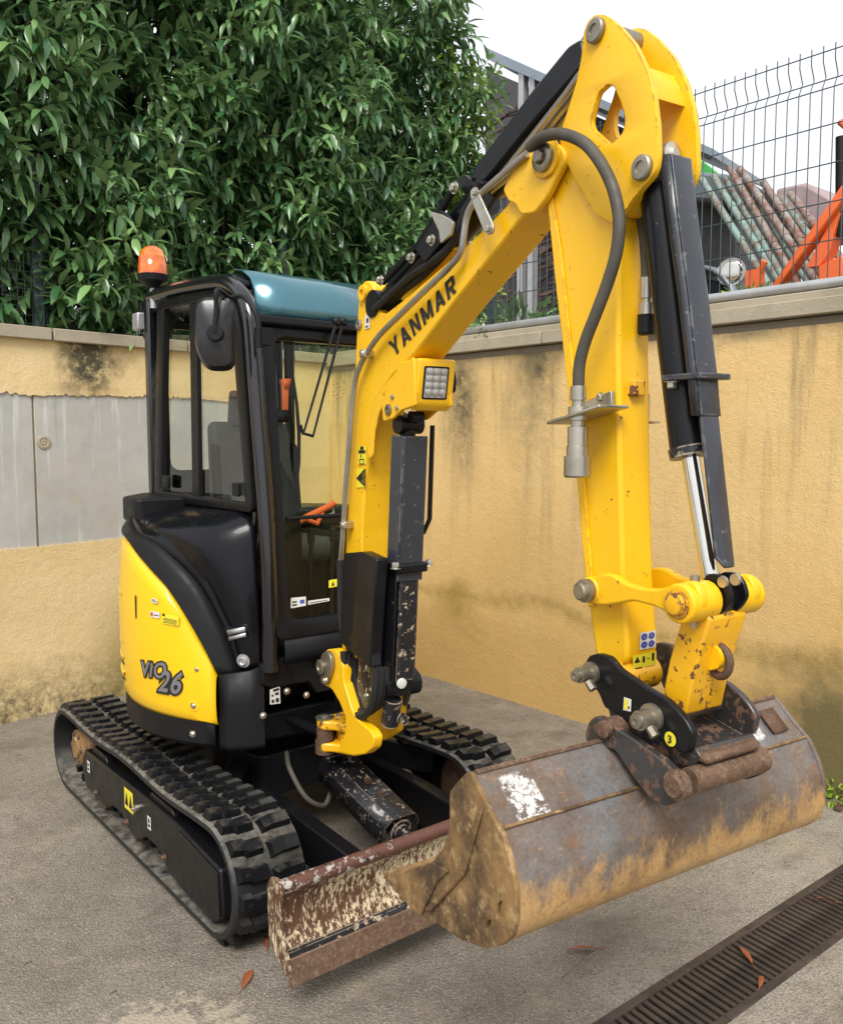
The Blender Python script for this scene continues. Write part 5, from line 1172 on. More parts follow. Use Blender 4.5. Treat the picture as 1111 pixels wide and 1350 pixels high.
# labels on the arm front
(sA, zA), (sB, zB) = [(2.566,1.434),(2.572,1.39)]
(sC, zC), (sD, zD) = [(2.567,1.379),(2.573,1.335)]
def frontf(a, b, w):    # a across (u), b height
    t = (b-zB)/(zA-zB); s_ = [(2.545,1.444)][0][0]
    return F(s_+.006+w+(1-t)*-.0, a, b)
FS = [(2.555,1.419)][0][0]+.004
fs_ = [(2.499,1.386),(2.59,1.405)]
lam = lambda a, b, w: F(.5*(sA+sB)-.0+w, a, b)
SX = max(p[0] for p in so_ if 1.25 < p[1] < 1.6)
lam = lambda a, b, w: F(SX+.0015+w-(1.5-b)*.0, a, b)
decal('label', 'white_label', stick, ((-.045, zB), (.012, zB), (.012, zA), (-.045, zA)), lam, [('blue_print', circle(.27, .74, .2, 10)), ('blue_print', circle(.73, .74, .2, 10)), ('blue_print', circle(.27, .27, .2, 10)), ('blue_print', circle(.73, .27, .2, 10)), ('white_label', R4(.22, .66, .32, .8)), ('white_label', R4(.66, .2, .78, .32)), ('white_label', R4(.66, .7, .8, .8)), ('white_label', R4(.2, .25, .34, .3))])
decal('label', 'yellow_label', stick, ((-.068, zD), (.016, zD), (.016, zC), (-.068, zC)), lam, [('ink', [(.05, .55), (.3, .55), (.17, .9)]), ('ink', R4(.4, .5, .5, .85)), ('ink', R4(.6, .65, .7, .7)), ('ink', R4(.8, .5, .9, .95)), ('ink', R4(.1, .15, .4, .25)), ('ink', R4(.5, .1, .9, .2))])

# big grey hose over the elbow
hp = [(-0.401,-2.222,2.691),(-0.406,-2.267,2.702),(-0.413,-2.329,2.695),(-0.419,-2.383,2.674),(-0.425,-2.438,2.639),(-0.43,-2.483,2.591),(-0.434,-2.52,2.536),(-0.437,-2.543,2.485),(-0.438,-2.555,2.425),(-0.437,-2.546,2.357),(-0.434,-2.518,2.291),(-0.43,-2.481,2.224),(-0.426,-2.448,2.167),(-0.424,-2.427,2.109),(-0.423,-2.423,2.043)]
mb = MB(); mb.tube(smooth_path(hp, 5), .015, 14); E(mb, 'hydraulic_hose', 'rubber_hose')
hw = Vector(hp[-1])
mb = MB(); mb.lathe(hw+Vector((0, 0, .012)), (0, 0, -1), [(0, .020), (.035, .020), (.036, .016), (.05, .016), (.052, .025), (.085, .025), (.087, .018), (.10, .018), (.102, .026), (.15, .026), (.152, .028), (.175, .028), (.176, .034), (.225, .034), (.23, .03), (.23, .018)], 24); E(mb, 'hose_coupling', 'zinc')
brk = [(2.333,1.968),(2.36,1.981),(2.417,1.995),(2.478,1.999),(2.536,2.031),(2.541,2.027),(2.542,1.984),(2.522,1.976),(2.468,1.965),(2.369,1.955),(2.336,1.958)]
(s1, z1), (s2, z2) = [(2.373,1.963),(2.567,1.991)]
mb = MB(); mb.add([F(s1, -.19, z1), F(s2, -.19, z2+.01), F(s2, -.09, z2+.01), F(s1, -.09, z1)], [(0, 1, 2, 3)]); bk2 = E(mb, 'hose_bracket', 'zinc', par=stick, solid=.008, bevel=.003)
mb = MB(); (s3, z3), (s4, z4), (s5, z5), (s6, z6) = [(2.367,2.005),(2.516,2.042),(2.52,1.993),(2.371,1.959)]; mb.prism([(s3, z3), (s4, z4), (s5, z5), (s6, z6)], -.102, -.090, 'F'); E(mb, 'bracket_back', 'zinc', par=bk2, bevel=.002)
bolt(F((s4+s5)/2-.04, -.100, (z4+z5)/2+.01), -DU, .009, .008, bk2)
mb = MB(); (s3, z3), = [(2.518,1.987)]; mb.fbox(s3-.01, s3+.0, .028, .034, z3-.02, z3+.05); mb.fbox(s3-.01, s3+.02, .028, .05, z3-.026, z3-.02); E(mb, 'hose_bracket', 'zinc', par=stick)
# second hose near the bucket cylinder
h2 = [(-0.295,-2.49,2.519),(-0.297,-2.509,2.478),(-0.298,-2.521,2.425),(-0.299,-2.529,2.368),(-0.3,-2.533,2.32)]
mb = MB(); mb.tube(smooth_path(h2, 4), .015, 12); E(mb, 'hydraulic_hose', 'rubber_hose')
e_ = Vector(h2[-1]); mb = MB(); mb.lathe(e_, (0.02, 0, -1), [(0, .018), (.05, .018), (.052, .014), (.06, .014), (.062, .021), (.09, .021)], 16); E(mb, 'hose_coupling', 'zinc')
mb = MB(); mb.lathe(e_-Vector((0, 0, .09)), (0.02, 0, -1), [(0, .022), (.045, .022), (.05, .018)], 16); E(mb, 'dust_cap', 'plastic')

# ---- bucket cylinder in front of the arm
bt = [(2.586,2.548),(2.702,1.902),(2.778,1.59)]
c0_, c1_, c2_ = [Vector(p) for p in bt]
mb = MB(); mb.tube([F(c0_.x, UC, c0_.y), F(c1_.x, UC, c1_.y)], .045, 24); bu = E(mb, 'bucket_cylinder', 'black')
mb = MB(); mb.tube([F(c1_.x, UC, c1_.y), F((c1_*.93+c2_*.07).x, UC, (c1_*.93+c2_*.07).y)], .049, 24); E(mb, 'gland', 'black_worn', par=bu)
mb = MB(); mb.tube([F(c1_.x, UC, c1_.y), F(c2_.x, UC, c2_.y)], .022, 20); E(mb, 'rod', 'chrome', par=bu)
mb = MB(); mb.cyl(F(c0_.x, -.085, c0_.y+.02), F(c0_.x, .025, c0_.y+.02), .04); E(mb, 'cylinder_eye', 'black', par=bu)
# channel shaped guard: side web (seen from the left) and front face
g1 = [(2.635,2.581),(2.644,2.589),(2.667,2.581),(2.692,2.439),(2.723,2.264),(2.755,2.057),(2.771,1.974),(2.751,1.975),(2.728,2.11),(2.696,2.285),(2.662,2.463)]
gf = [Vector(p) for p in [(2.667,2.577),(2.694,2.422),(2.728,2.246),(2.76,2.056),(2.771,1.974)]]
fr_rows = [[F(p.x, u_, p.y) for p in gf] for u_ in (-.075, -.008)]
gg = E(MB().grid(fr_rows), 'cylinder_guard', 'grey_guard', par=bu, solid=.006, bevel=.002)
gi = [Vector(p) for p in [(2.635,2.581),(2.665,2.428),(2.702,2.25),(2.736,2.058),(2.749,1.975)]]
E(MB().grid([[F(p.x, -.0775, p.y) for p in gi], [F(p.x, -.0775, p.y) for p in gf]]), 'guard_side', 'grey_guard', par=bu, solid=.006)
E(MB().grid([[F(p.x, -.008, p.y) for p in gi], [F(p.x, -.008, p.y) for p in gf]]), 'guard_side', 'grey_guard', par=bu, solid=.006)
gs = [Vector(p) for p in [(2.767,1.974),(2.793,1.817),(2.819,1.656),(2.834,1.633)]]
gw = ((-.072, -.012), (-.072, -.012), (-.072, -.012), (-.055, -.025))
E(MB().grid([[F(p.x, a_, p.y) for p, (a_, b_) in zip(gs, gw)], [F(p.x, b_, p.y) for p, (a_, b_) in zip(gs, gw)]]), 'guard_slide', 'grey_guard', par=bu, solid=.008, bevel=.002)
(s1, z1), (s2, z2) = [(2.725,2.067),(2.771,2.051)]
mb = MB(); mb.fbox(s1-.055, s2+.012, -.095, .012, z1-.010, z1+.004); E(mb, 'guard_band', 'grey_guard', par=bu, bevel=.003)
bolt(F(s1-.03, -.085, z1-.012), (0, 0, -1), .012, .014, bu)
(s1, z1), = [(2.606,2.601)]; mb = MB(); mb.lathe(F(s1-.01, -.01, z1), DS, [(0, .03), (.02, .03), (.024, .02), (.03, .012)], 16); E(mb, 'pin', 'zinc', par=bu)

# ---- bucket linkage
lk = [(2.449,1.536),(2.466,1.558),(2.493,1.57),(2.53,1.588),(2.562,1.589),(2.603,1.574),(2.657,1.568),(2.716,1.575),(2.76,1.592),(2.792,1.605),(2.818,1.604),(2.835,1.577),(2.836,1.552),(2.82,1.529),(2.784,1.519),(2.751,1.52),(2.701,1.532),(2.634,1.534),(2.571,1.516),(2.532,1.506),(2.478,1.503),(2.452,1.513)]
for u0, u1 in ((-.135, -.110), (.050, .075)):
    mb = MB(); mb.prism(rnd(lk, .01, 2), u0, u1, 'F'); L1 = E(mb, 'idler_link', 'yellow', bevel=.006, seg=3)
(s1, z1), (s2, z2) = [(2.485,1.539),(2.788,1.554)]
mb = MB(); mb.cyl(F(s1, -.14, z1), F(s1, .08, z1), .034); E(mb, 'link_boss', 'yellow', bevel=.004)
mb = MB(); mb.lathe(F(s1, -.140, z1), -DU, [(0, .030), (.016, .030), (.018, .024), (.030, .023), (.034, .018)], 24); E(mb, 'pin', 'pin')
mb = MB(); mb.cyl(F(s2, -.155, z2), F(s2, -.055, z2), .046); mb.cyl(F(s2, .005, z2), F(s2, .095, z2), .046); E(mb, 'link_boss', 'yellow', bevel=.006, seg=3)
mb = MB(); mb.lathe(F(s2, -.155, z2), -DU, [(0, .034), (.004, .034), (.005, .026), (.016, .024), (.018, .018)], 24); E(mb, 'pin', 'yellow_worn')
mb = MB(); mb.cyl(F(s2, -.10, z2+.045), F(s2, -.10, z2+.060), .011, 12); E(mb, 'grease_nipple', 'zinc')
mb = MB(); mb.cyl(F(s2, -.10, z2-.060), F(s2, -.10, z2-.04), .008, 6); E(mb, 'lock_bolt', 'zinc')
mb = MB(); mb.tube([F(s2, -.05, z2), F(s2, .0, z2)], .040); rc = E(mb, 'rod_clevis', 'black')
for uu in (-.052, .0):
    mb = MB(); mb.prism(rnd([(2.768,1.601),(2.785,1.614),(2.819,1.615),(2.84,1.6),(2.853,1.565),(2.832,1.533),(2.801,1.512),(2.779,1.535)][0:8], .012, 2), uu, uu+.012, 'F'); E(mb, 'clevis_plate', 'black', par=rc, bevel=.003)
for p in [(2.831,1.601),(2.864,1.611)]: 
    mb = MB(); mb.lathe(F(p[0], -.055, p[1]), -DU, [(0, .014), (.006, .013), (.006, .005)], 14); E(mb, 'pin', 'zinc', par=rc)
# tipping link (box) down to the coupler
tl = [(2.756,1.511),(2.829,1.524),(2.845,1.552),(2.857,1.534),(2.827,1.446),(2.798,1.361),(2.778,1.285),(2.751,1.29),(2.705,1.321),(2.719,1.378)]
tl = [(2.75,1.514),(2.806,1.534),(2.829,1.522),(2.806,1.449),(2.783,1.364),(2.765,1.279),(2.736,1.284),(2.696,1.318),(2.714,1.403)]
tlo = E(MB().prism(rnd(tl, .01, 2), -.095, .035, 'F'), 'tipping_link', 'yellow_worn', bevel=.006, seg=3)
(s1, z1), = [(2.805,1.41)]
mb = MB(); ring = [F(s1+.029*math.cos(t), UC+.0, z1+.035*math.sin(t)) for t in [2*math.pi*k/20 for k in range(20)]]; mb.tube(ring, .010, 10, closed=True); E(mb, 'lifting_eye', 'rust', par=tlo)
mb = MB(); mb.lathe(F(s1-.01, -.05, z1+.01), DU, [(0, .03), (.04, .03)], 16); E(mb, 'eye_plug', 'yellow', par=tlo)
(s1, z1), = [(2.671,1.252)]; LP_ = (s1, z1)
# arm nose boss and quick coupler
(s1, z1), = [(2.508,1.33)]; BP = (s1, z1)
mb = MB(); mb.cyl(F(BP[0]+.035, -.095, BP[1]-.012), F(BP[0]+.035, .035, BP[1]-.012), .040); E(mb, 'nose_boss', 'yellow_worn', bevel=.006)
cp_ = [(2.486,1.351),(2.502,1.375),(2.534,1.387),(2.571,1.387),(2.608,1.363),(2.658,1.349),(2.701,1.337),(2.752,1.328),(2.788,1.311),(2.815,1.292),(2.835,1.268),(2.827,1.229),(2.813,1.214),(2.755,1.225),(2.685,1.234),(2.611,1.245),(2.558,1.256),(2.536,1.289),(2.509,1.302),(2.483,1.323)]
qc = None
for u0, u1 in ((-.15, -.130), (.070, .090)):
    o = E(MB().prism(rnd(cp_, .008, 2), u0, u1, 'F'), 'coupler_plate', 'black_rust' if u0 > 0 else 'black', bevel=.004)
    if qc is None: qc = o
cb2 = [(2.548,1.255),(2.675,1.233),(2.804,1.213),(2.823,1.231),(2.845,1.212),(2.814,1.181),(2.748,1.172),(2.652,1.189),(2.562,1.22)]
mb = MB(); mb.prism(rnd(cb2, .006, 2), -.13, .07, 'F'); E(mb, 'coupler_base', 'black_rust', bevel=.004, par=qc)
for (pp_, r_) in (([(2.513,1.333)][0], .020), ([(2.717,1.274)][0], .0235)):
    mb = MB(); mb.lathe(F(pp_[0], -.15, pp_[1]), -DU, [(0, r_*1.45), (.010, r_*1.42), (.011, r_), (.045, r_), (.046, r_*.75), (.058, r_*.72), (.060, r_*.35), (.056, 0)], 26); E(mb, 'pin', 'pin', par=qc)
    mb = MB(); mb.cyl(F(pp_[0]+.018, -.178, pp_[1]-.014), F(pp_[0]+.036, -.178, pp_[1]-.030), .011, 6); E(mb, 'collar_bolt', 'pin', par=qc)
    mb = MB(); mb.cyl(F(pp_[0], -.15, pp_[1]), F(pp_[0], .09, pp_[1]), r_*.9); E(mb, 'pin_shaft', 'pin', par=qc)
fmq = lambda a, b, w: F(a, -.1505-w, b)
decal('label', 'white_label', qc, [(2.625,1.267),(2.65,1.27),(2.651,1.3),(2.627,1.3)], fmq, [('yellow_label', R4(.1, .1, .6, .9)), ('ink', R4(.65, .2, .85, .4))])
(s1, z1), = [(2.773,1.239)]
decal_c = MB(); decal_c.add([F(s1+.017*math.cos(t), -.1525, z1+.017*math.sin(t)) for t in [2*math.pi*k/20 for k in range(20)]], [tuple(range(20))]); dc = E(decal_c, 'label', 'yellow_label', par=qc)
hull_text('3', lambda u, v, w: F(s1-.005+.010*u, -.1535-w, z1-.009+.018*v), 'print', 'ink', dc, .0)
# ---- bucket
UL, UR = -.57, .475
shell = [(2.593,1.189),(2.649,1.135),(2.702,1.095),(2.731,1.047),(2.749,0.996),(2.75,0.931),(2.74,0.891),(2.71,0.858),(2.651,0.819),(2.556,0.792),(2.492,0.784),(2.397,0.768),(2.213,0.787)]
bk_ = E(MB(), 'bucket', 'bucket')
def offs(poly, d):
    out = []
    for i, p in enumerate(poly):
        a = Vector(poly[max(0, i-1)]); b = Vector(poly[min(len(poly)-1, i+1)]); t = (b-a).normalized(); out.append(tuple(Vector(p)+Vector((-t.y, t.x))*d))
    return out
sp1 = [tuple(p) for p in smooth_path([Vector((a_, b_, 0)) for a_, b_ in shell[2:11]], 4)]; sp1 = [p[:2] for p in sp1]
outer_s = shell[:2]+sp1+shell[11:]
cen = Vector((sum(p[0] for p in outer_s)/len(outer_s), sum(p[1] for p in outer_s)/len(outer_s)))
ins = [tuple(Vector(p)+(cen-Vector(p)).normalized()*.012) for p in outer_s]
NU = 24; us = [UL+(UR-UL)*k/NU for k in range(NU+1)]
mb = MB(); mb.grid([[F(a_, u, b_) for u in us] for a_, b_ in outer_s]); mb.grid([[F(a_, u, b_) for u in us] for a_, b_ in ins])
me = mb.me('bucket'); me.materials.append(M['bucket']); bk_.data = me
endp = [(2.581,1.19),(2.595,1.19),(2.615,1.172),(2.654,1.137),(2.707,1.097),(2.736,1.049),(2.754,0.998),(2.755,0.933),(2.743,0.889),(2.71,0.854),(2.651,0.816),(2.556,0.789),(2.492,0.784),(2.397,0.768),(2.241,0.781),(2.213,0.787),(2.444,0.926),(2.492,0.986),(2.513,1.035),(2.513,1.118),(2.534,1.144)]
h1 = rnd([(2.693,0.937),(2.709,0.95),(2.712,0.929),(2.699,0.906),(2.688,0.91)], .006, 2) if False else [(2.691,0.933),(2.706,0.953),(2.714,0.944),(2.709,0.921),(2.696,0.905),(2.688,0.913)]
h2_ = [(2.656,0.879),(2.67,0.892),(2.686,0.895),(2.68,0.877),(2.667,0.862),(2.651,0.862)]
plate('end_plate', 'mud', bk_, rnd(endp, .008, 2), [rnd(h1, .004, 2), rnd(h2_, .004, 2)], UL-.014, UL, 'F', .002)
plate('end_plate', 'bucket', bk_, rnd(endp, .008, 2), [rnd(h1, .004, 2), rnd(h2_, .004, 2)], UR, UR+.014, 'F', .002)
crz = [(2.632,1.129),(2.649,1.131),(2.582,0.956),(2.443,0.802),(2.414,0.795),(2.553,0.951)]
mb = MB(); mb.prism(crz, UL-.022, UL-.014, 'F'); E(mb, 'crease_rib', 'mud', par=bk_, bevel=.006)
sidec = [(2.213,0.787),(2.444,0.926),(2.517,0.935),(2.469,0.889),(2.397,0.768),(2.369,0.766)]
mb = MB(); mb.prism(sidec, UL-.020, UL-.014, 'F'); E(mb, 'side_cutter', 'mud', par=bk_, bevel=.003)
ce = [(2.181,0.778),(2.217,0.802),(2.42,0.787),(2.397,0.76)]
mb = MB(); mb.prism(ce, UL-.005, UR+.005, 'F'); E(mb, 'cutting_edge', 'mud', par=bk_, bevel=.003)
# weld seam line across the shell
ws = [(2.694,1.102),(2.71,1.098)]
mb = MB(); mb.tube([F(ws[0][0]+.004, u, ws[0][1]+.002) for u in us], [.0035+.0015*random.random() for _ in us], 8); E(mb, 'weld_seam', 'mud', par=bk_)
mb = MB(); tp = outer_s[0]; mb.tube([F(tp[0], u, tp[1]) for u in us], .0065, 8); E(mb, 'top_bead', 'rust_bar', par=bk_)
fb = [(2.632,1.136),(2.673,1.104)]
def bkm(a, b, w):   # a = u across, b = 0..1 along the flat upper strip
    p = Vector(outer_s[0]).lerp(Vector(outer_s[2]), b); t = (Vector(outer_s[2])-Vector(outer_s[0])).normalized(); n = Vector((t.y, -t.x)); n = n if n.x > 0 else -n
    p = p+n*(.004+w); return F(p.x, a, p.y)
def patch(name, u0, u1, b0, b1, n, mat, seed):
    rg = random.Random(seed); mb = MB()
    for k in range(n):
        cu_, cv_ = rg.uniform(u0, u1), rg.uniform(b0, b1); R1 = rg.uniform(.007, .022); m = rg.randint(5, 8); ph_ = rg.random()*6
        mb.add([bkm(cu_+R1*rg.uniform(.5, 1.1)*math.cos(ph_+2*math.pi*j/m), min(.97, max(.02, cv_+R1*3.8*rg.uniform(.5, 1.1)*math.sin(ph_+2*math.pi*j/m))), .0002*k) for j in range(m)], [tuple(range(m))])
    return E(mb, name, mat, par=bk_, smooth=False)
mb = MB(); mb.add([bkm(a_, b_, .001) for a_, b_ in ((UR-.105, .22), (UR-.045, .22), (UR-.045, .72), (UR-.105, .72))], [(0, 1, 2, 3)]); E(mb, 'patch_plate', 'rust', par=bk_, solid=.006)
# bucket ears with pins
ear = [(2.532,1.188),(2.545,1.222),(2.566,1.242),(2.587,1.245),(2.618,1.237),(2.704,1.221),(2.774,1.203),(2.829,1.182),(2.848,1.174),(2.853,1.152),(2.831,1.12),(2.797,1.097),(2.754,1.096),(2.694,1.134),(2.637,1.18),(2.581,1.169),(2.544,1.158)]
for u0, u1 in ((-.19, -.165), (.090, .115)):
    mb = MB(); mb.prism(rnd(ear, .012, 2), u0, u1, 'F'); E(mb, 'bucket_ear', 'black_rust', bevel=.004, par=bk_)
(s1, z1), (s2, z2) = [(2.608,1.223),(2.838,1.164)]
mb = MB(); mb.lathe(F(s1, -.19, z1), -DU, [(0, .021), (.014, .021), (.016, .015), (.016, 0)], 22); mb.cyl(F(s1, -.19, z1), F(s1, .115, z1), .026); E(mb, 'ear_pin', 'rust_bar', par=bk_)
mb = MB(); mb.lathe(F(s2, -.19, z2), -DU, [(0, .033), (.018, .033), (.020, .026), (.028, .024), (.03, 0)], 22); mb.cyl(F(s2, -.165, z2), F(s2, .09, z2), .030); E(mb, 'ear_pin', 'rust_bar', par=bk_)
mb = MB(); mb.fbox(s2-.035, s2+.022, -.13, .06, z2+.034, z2+.058); E(mb, 'lock_bar', 'rust_bar', par=bk_, bevel=.01)
mb = MB(); mb.fbox(s1-.05, s1-.01, -.17, -.14, z1-.05, z1+.01); E(mb, 'hook', 'rust', par=bk_, bevel=.01)
base_e = [(2.686,1.192),(2.785,1.114),(2.825,1.111),(2.856,1.132),(2.803,1.106),(2.736,1.073),(2.663,1.129)]

#================================================================== HEDGE
def leaf_mesh(L=.125, Wd=.040, droop=.25, fold=.35):
    prof = [(0, .06), (.22, .72), (.5, 1.), (.78, .66), (1., .03)]; vs = []; fs = []
    for t, w in prof:
        y = t*L; z = -droop*L*t*t
        hw = Wd/2*w; vs += [(-hw, y, z+fold*hw), (0, y, z), (hw, y, z+fold*hw)]
    for i in range(len(prof)-1):
        a = i*3; fs += [(a, a+1, a+4, a+3), (a+1, a+2, a+5, a+4)]
    return vs, fs
LV = [leaf_mesh(.165, .055, .22, .3), leaf_mesh(.185, .060, .4, .4), leaf_mesh(.130, .048, .1, .25), leaf_mesh(.175, .052, .55, .5)]
LVm = []
for i, (vs, fs) in enumerate(LV):
    for tone in (.25, .55, .85):
        m = bpy.data.meshes.new('leaf'); m.from_pydata(vs, [], fs); m.materials.append(M['leaf']); m.shade_smooth()
        at_ = m.attributes.new('tone', 'FLOAT', 'POINT'); at_.data.foreach_set('value', [tone]*len(vs)); LVm.append(m)
class Leaves:
    def __init__(s): s.v = []; s.f = []; s.t = []
    def add(s, mat, k, tone):
        vs, fs = LV[k]; o = len(s.v); s.v += [tuple(mat @ Vector(v)) for v in vs]; s.f += [tuple(i+o for i in f) for f in fs]; s.t += [tone]*len(vs)
    def build(s, name, mat, par, **pr):
        m = bpy.data.meshes.new(name); m.from_pydata(s.v, [], s.f); m.materials.append(M[mat]); m.shade_smooth()
        a = m.attributes.new('tone', 'FLOAT', 'POINT'); a.data.foreach_set('value', s.t)
        o = bpy.data.objects.new(name, m); COL.objects.link(o); o.parent = par
        if par: o.matrix_parent_inverse = par.matrix_basis.inverted()
        for k, v in pr.items(): o[k] = v
        return o
def frame_from(d, up=Vector((0, 0, 1)), roll=0.):
    d = d.normalized(); x = d.cross(up)
    if x.length < .05: x = d.cross(Vector((1, 0, 0)))
    x.normalize(); z = x.cross(d); m = Matrix((x, d, z)).transposed(); return m @ Matrix.Rotation(roll, 3, 'Y')
rg = random.Random(11)
hedge = empty('laurel_hedge', (0, lw(0, .9), WT-.06), label='tall dense dark green laurel hedge above the left wall', category='hedge')
LL = Leaves(); LY = Leaves(); cand = []; stems = MB()
def bumpy(x, z): return .22*math.sin(x*2.1+z*1.3)+.16*math.sin(x*4.7-z*3.1+1)+.10*math.sin(x*9.3+z*7.7)+.08*math.sin(z*11+x*3)
def shoot(p, d, n, young, L, sc=1.):
    """a twig with drooping leaves in two ranks"""
    d = d.normalized(); side = d.cross(Vector((0, 0, 1))).normalized()
    stems.tube([p, p+d*L*.5+Vector((0, 0, .02)), p+d*L], [.004, .003, .0015], 4)
    for k in range(n):
        t = .15+.85*k/n; a = k*2.4+rg.random(); q = p+d*L*t
        out = (side*math.cos(a)+d.cross(side)*math.sin(a))
        dr = (out*.8+d*(.35+.5*t)+Vector((0, 0, -rg.uniform(.0, .9)))).normalized()
        m3 = frame_from(dr, roll=rg.uniform(-.6, .6)); s_ = sc*rg.uniform(.75, 1.15)
        m4 = Matrix.Translation(q) @ m3.to_4x4() @ Matrix.Scale(s_, 4)
        kk = rg.randrange(4); tone = min(1, max(0, rg.gauss(.45, .22)))
        if young: LY.add(m4, kk, rg.random())
        else: cand.append((q.y-.16*q.x if q.x < 4 else 99, m4, kk, tone))
xmin, xmax = -2.3, 4.9
cnt = 0
for layer, (off, num) in enumerate(((.0, 1330), (.14, 1330), (.32, 1150), (.55, 800))):
    for k in range(num):
        x = rg.uniform(xmin, xmax); z = WT-.02+rg.random()**.95*4.0
        right_edge = 4.55-.22*math.sin(z*2.2)+.12*math.sin(z*7)
        if x > right_edge: continue
        y = lw(x, .33)+off+bumpy(x, z)*.8+(.12 if z < WT+.2 else 0)
        # gaps
        if math.sin(x*3.3+z*2.2)*math.sin(z*4.1-x*1.7) > .80 and layer < 2: continue
        d = Vector((rg.gauss(0, .45), -1+rg.gauss(0, .25), rg.uniform(-.1, .9)))
        shoot(Vector((x, y, z)), d, rg.randint(6, 9), False, rg.uniform(.14, .26))
for k in range(420):
    z = WT+.2+rg.random()*3.2; x = 4.5+rg.uniform(-.55, .35); y = lw(x, .25)+rg.uniform(0, .6)
    shoot(Vector((x, y, z)), Vector((rg.uniform(.2, 1), -.6, rg.uniform(.1, 1))), 6, True, .22, .9)
cand.sort(key=lambda c: c[0])
for i, (_, m4, kk, tone) in enumerate(cand):
    if i < 290:
        o = bpy.data.objects.new('leaf', LVm[kk*3+min(2, int(tone*3))]); COL.objects.link(o); o.parent = hedge
        o.matrix_local = Matrix.Translation(-hedge.location) @ m4
    else: LL.add(m4, kk, tone)
LL.build('foliage', 'leaf', hedge, kind='stuff'); LY.build('young_foliage', 'leaf_young', hedge, kind='stuff')
for k in range(30):
    x = -1.7+k*.19+rg.uniform(-.05, .05); y = lw(x, .85)+rg.uniform(-.1, .2); 
    stems.tube([(x, y, WT-.1), (x+rg.uniform(-.1, .1), y+.02, WT+1.2), (x+rg.uniform(-.2, .2), y, WT+2.9)], [.022, .016, .006], 6)
kid(stems, 'stem', 'stem', hedge, kind='stuff')
# deep interior: dense leaf mass, inner shade put into one dark leaf tone
LD = Leaves()
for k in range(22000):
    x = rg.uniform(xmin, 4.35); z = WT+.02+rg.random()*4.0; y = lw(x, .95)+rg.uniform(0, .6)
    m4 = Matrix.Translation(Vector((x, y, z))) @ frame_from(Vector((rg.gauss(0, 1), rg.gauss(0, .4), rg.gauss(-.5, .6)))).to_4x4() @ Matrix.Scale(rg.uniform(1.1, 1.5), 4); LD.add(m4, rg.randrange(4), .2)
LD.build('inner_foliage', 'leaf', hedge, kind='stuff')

#================================================================== FENCES AND YARD BEYOND
zb0 = WT+.13
fence = empty('wire_fence', (rw(0, .10), 0, zb0), label='dark welded wire mesh fence on top of the right wall', category='fence')
FH = 1.25
YF = [ -6+.0625*i for i in range(int(7.1/.0625))]
vm = MB(); vm.tube([(0, 0, 0), (0, 0, FH-.22), (.035, 0, FH-.15), (0, 0, FH-.08), (0, 0, FH)], .0032, 5); vme = vm.me('vertical_wire'); vme.materials.append(M['wire'])
for y in YF:
    if y < -3.6: continue
    o = bpy.data.objects.new('vertical_wire', vme); COL.objects.link(o); o.parent = fence; o.location = (rw(y, .10)-fence.location.x, y, 0)
for h in (.03, .04+.2, .44, .64, .84, FH-.22, FH-.165, FH-.03):
    mb = MB(); dx = .03 if abs(h-(FH-.165)) < .01 else 0; mb.tube([(rw(-6, .106)+dx, -6, zb0+h), (rw(1.1, .106)+dx, 1.1, zb0+h)], .0036, 5); kid(mb, 'horizontal_wire', 'wire', fence)
for y in (-3.4, .95):
    mb = MB(); mb.box((rw(y, .115), y-.02, zb0-.1), (rw(y, .115)+.04, y+.02, zb0+FH-.2)); kid(mb, 'post', 'wire', fence)
fence2 = empty('wire_fence', (0, lw(0, .3), WT+.08), label='green wire fence half hidden under the hedge on the left wall', category='fence')
for x in (-.30, 1.9):
    mb = MB(); mb.box((x-.035, lw(x, .28), WT+.05), (x+.035, lw(x, .34), WT+1.3)); kid(mb, 'post', 'wire', fence2)
for k in range(9):
    mb = MB(); z = WT+.14+.06*k; mb.tube([(-6, lw(-6, .27), z), (2.3, lw(2.3, .27), z)], .002, 4); kid(mb, 'horizontal_wire', 'wire', fence2)
vm = MB(); vm.tube([(0, 0, 0), (0, 0, .6)], .002, 4); vme2 = vm.me('vertical_wire'); vme2.materials.append(M['wire'])
for k in range(110):
    x = -3.2+.05*k; o = bpy.data.objects.new('vertical_wire', vme2); COL.objects.link(o); o.parent = fence2; o.location = (x, lw(x, .272)-fence2.location.y, .02)

YG = WT-.06
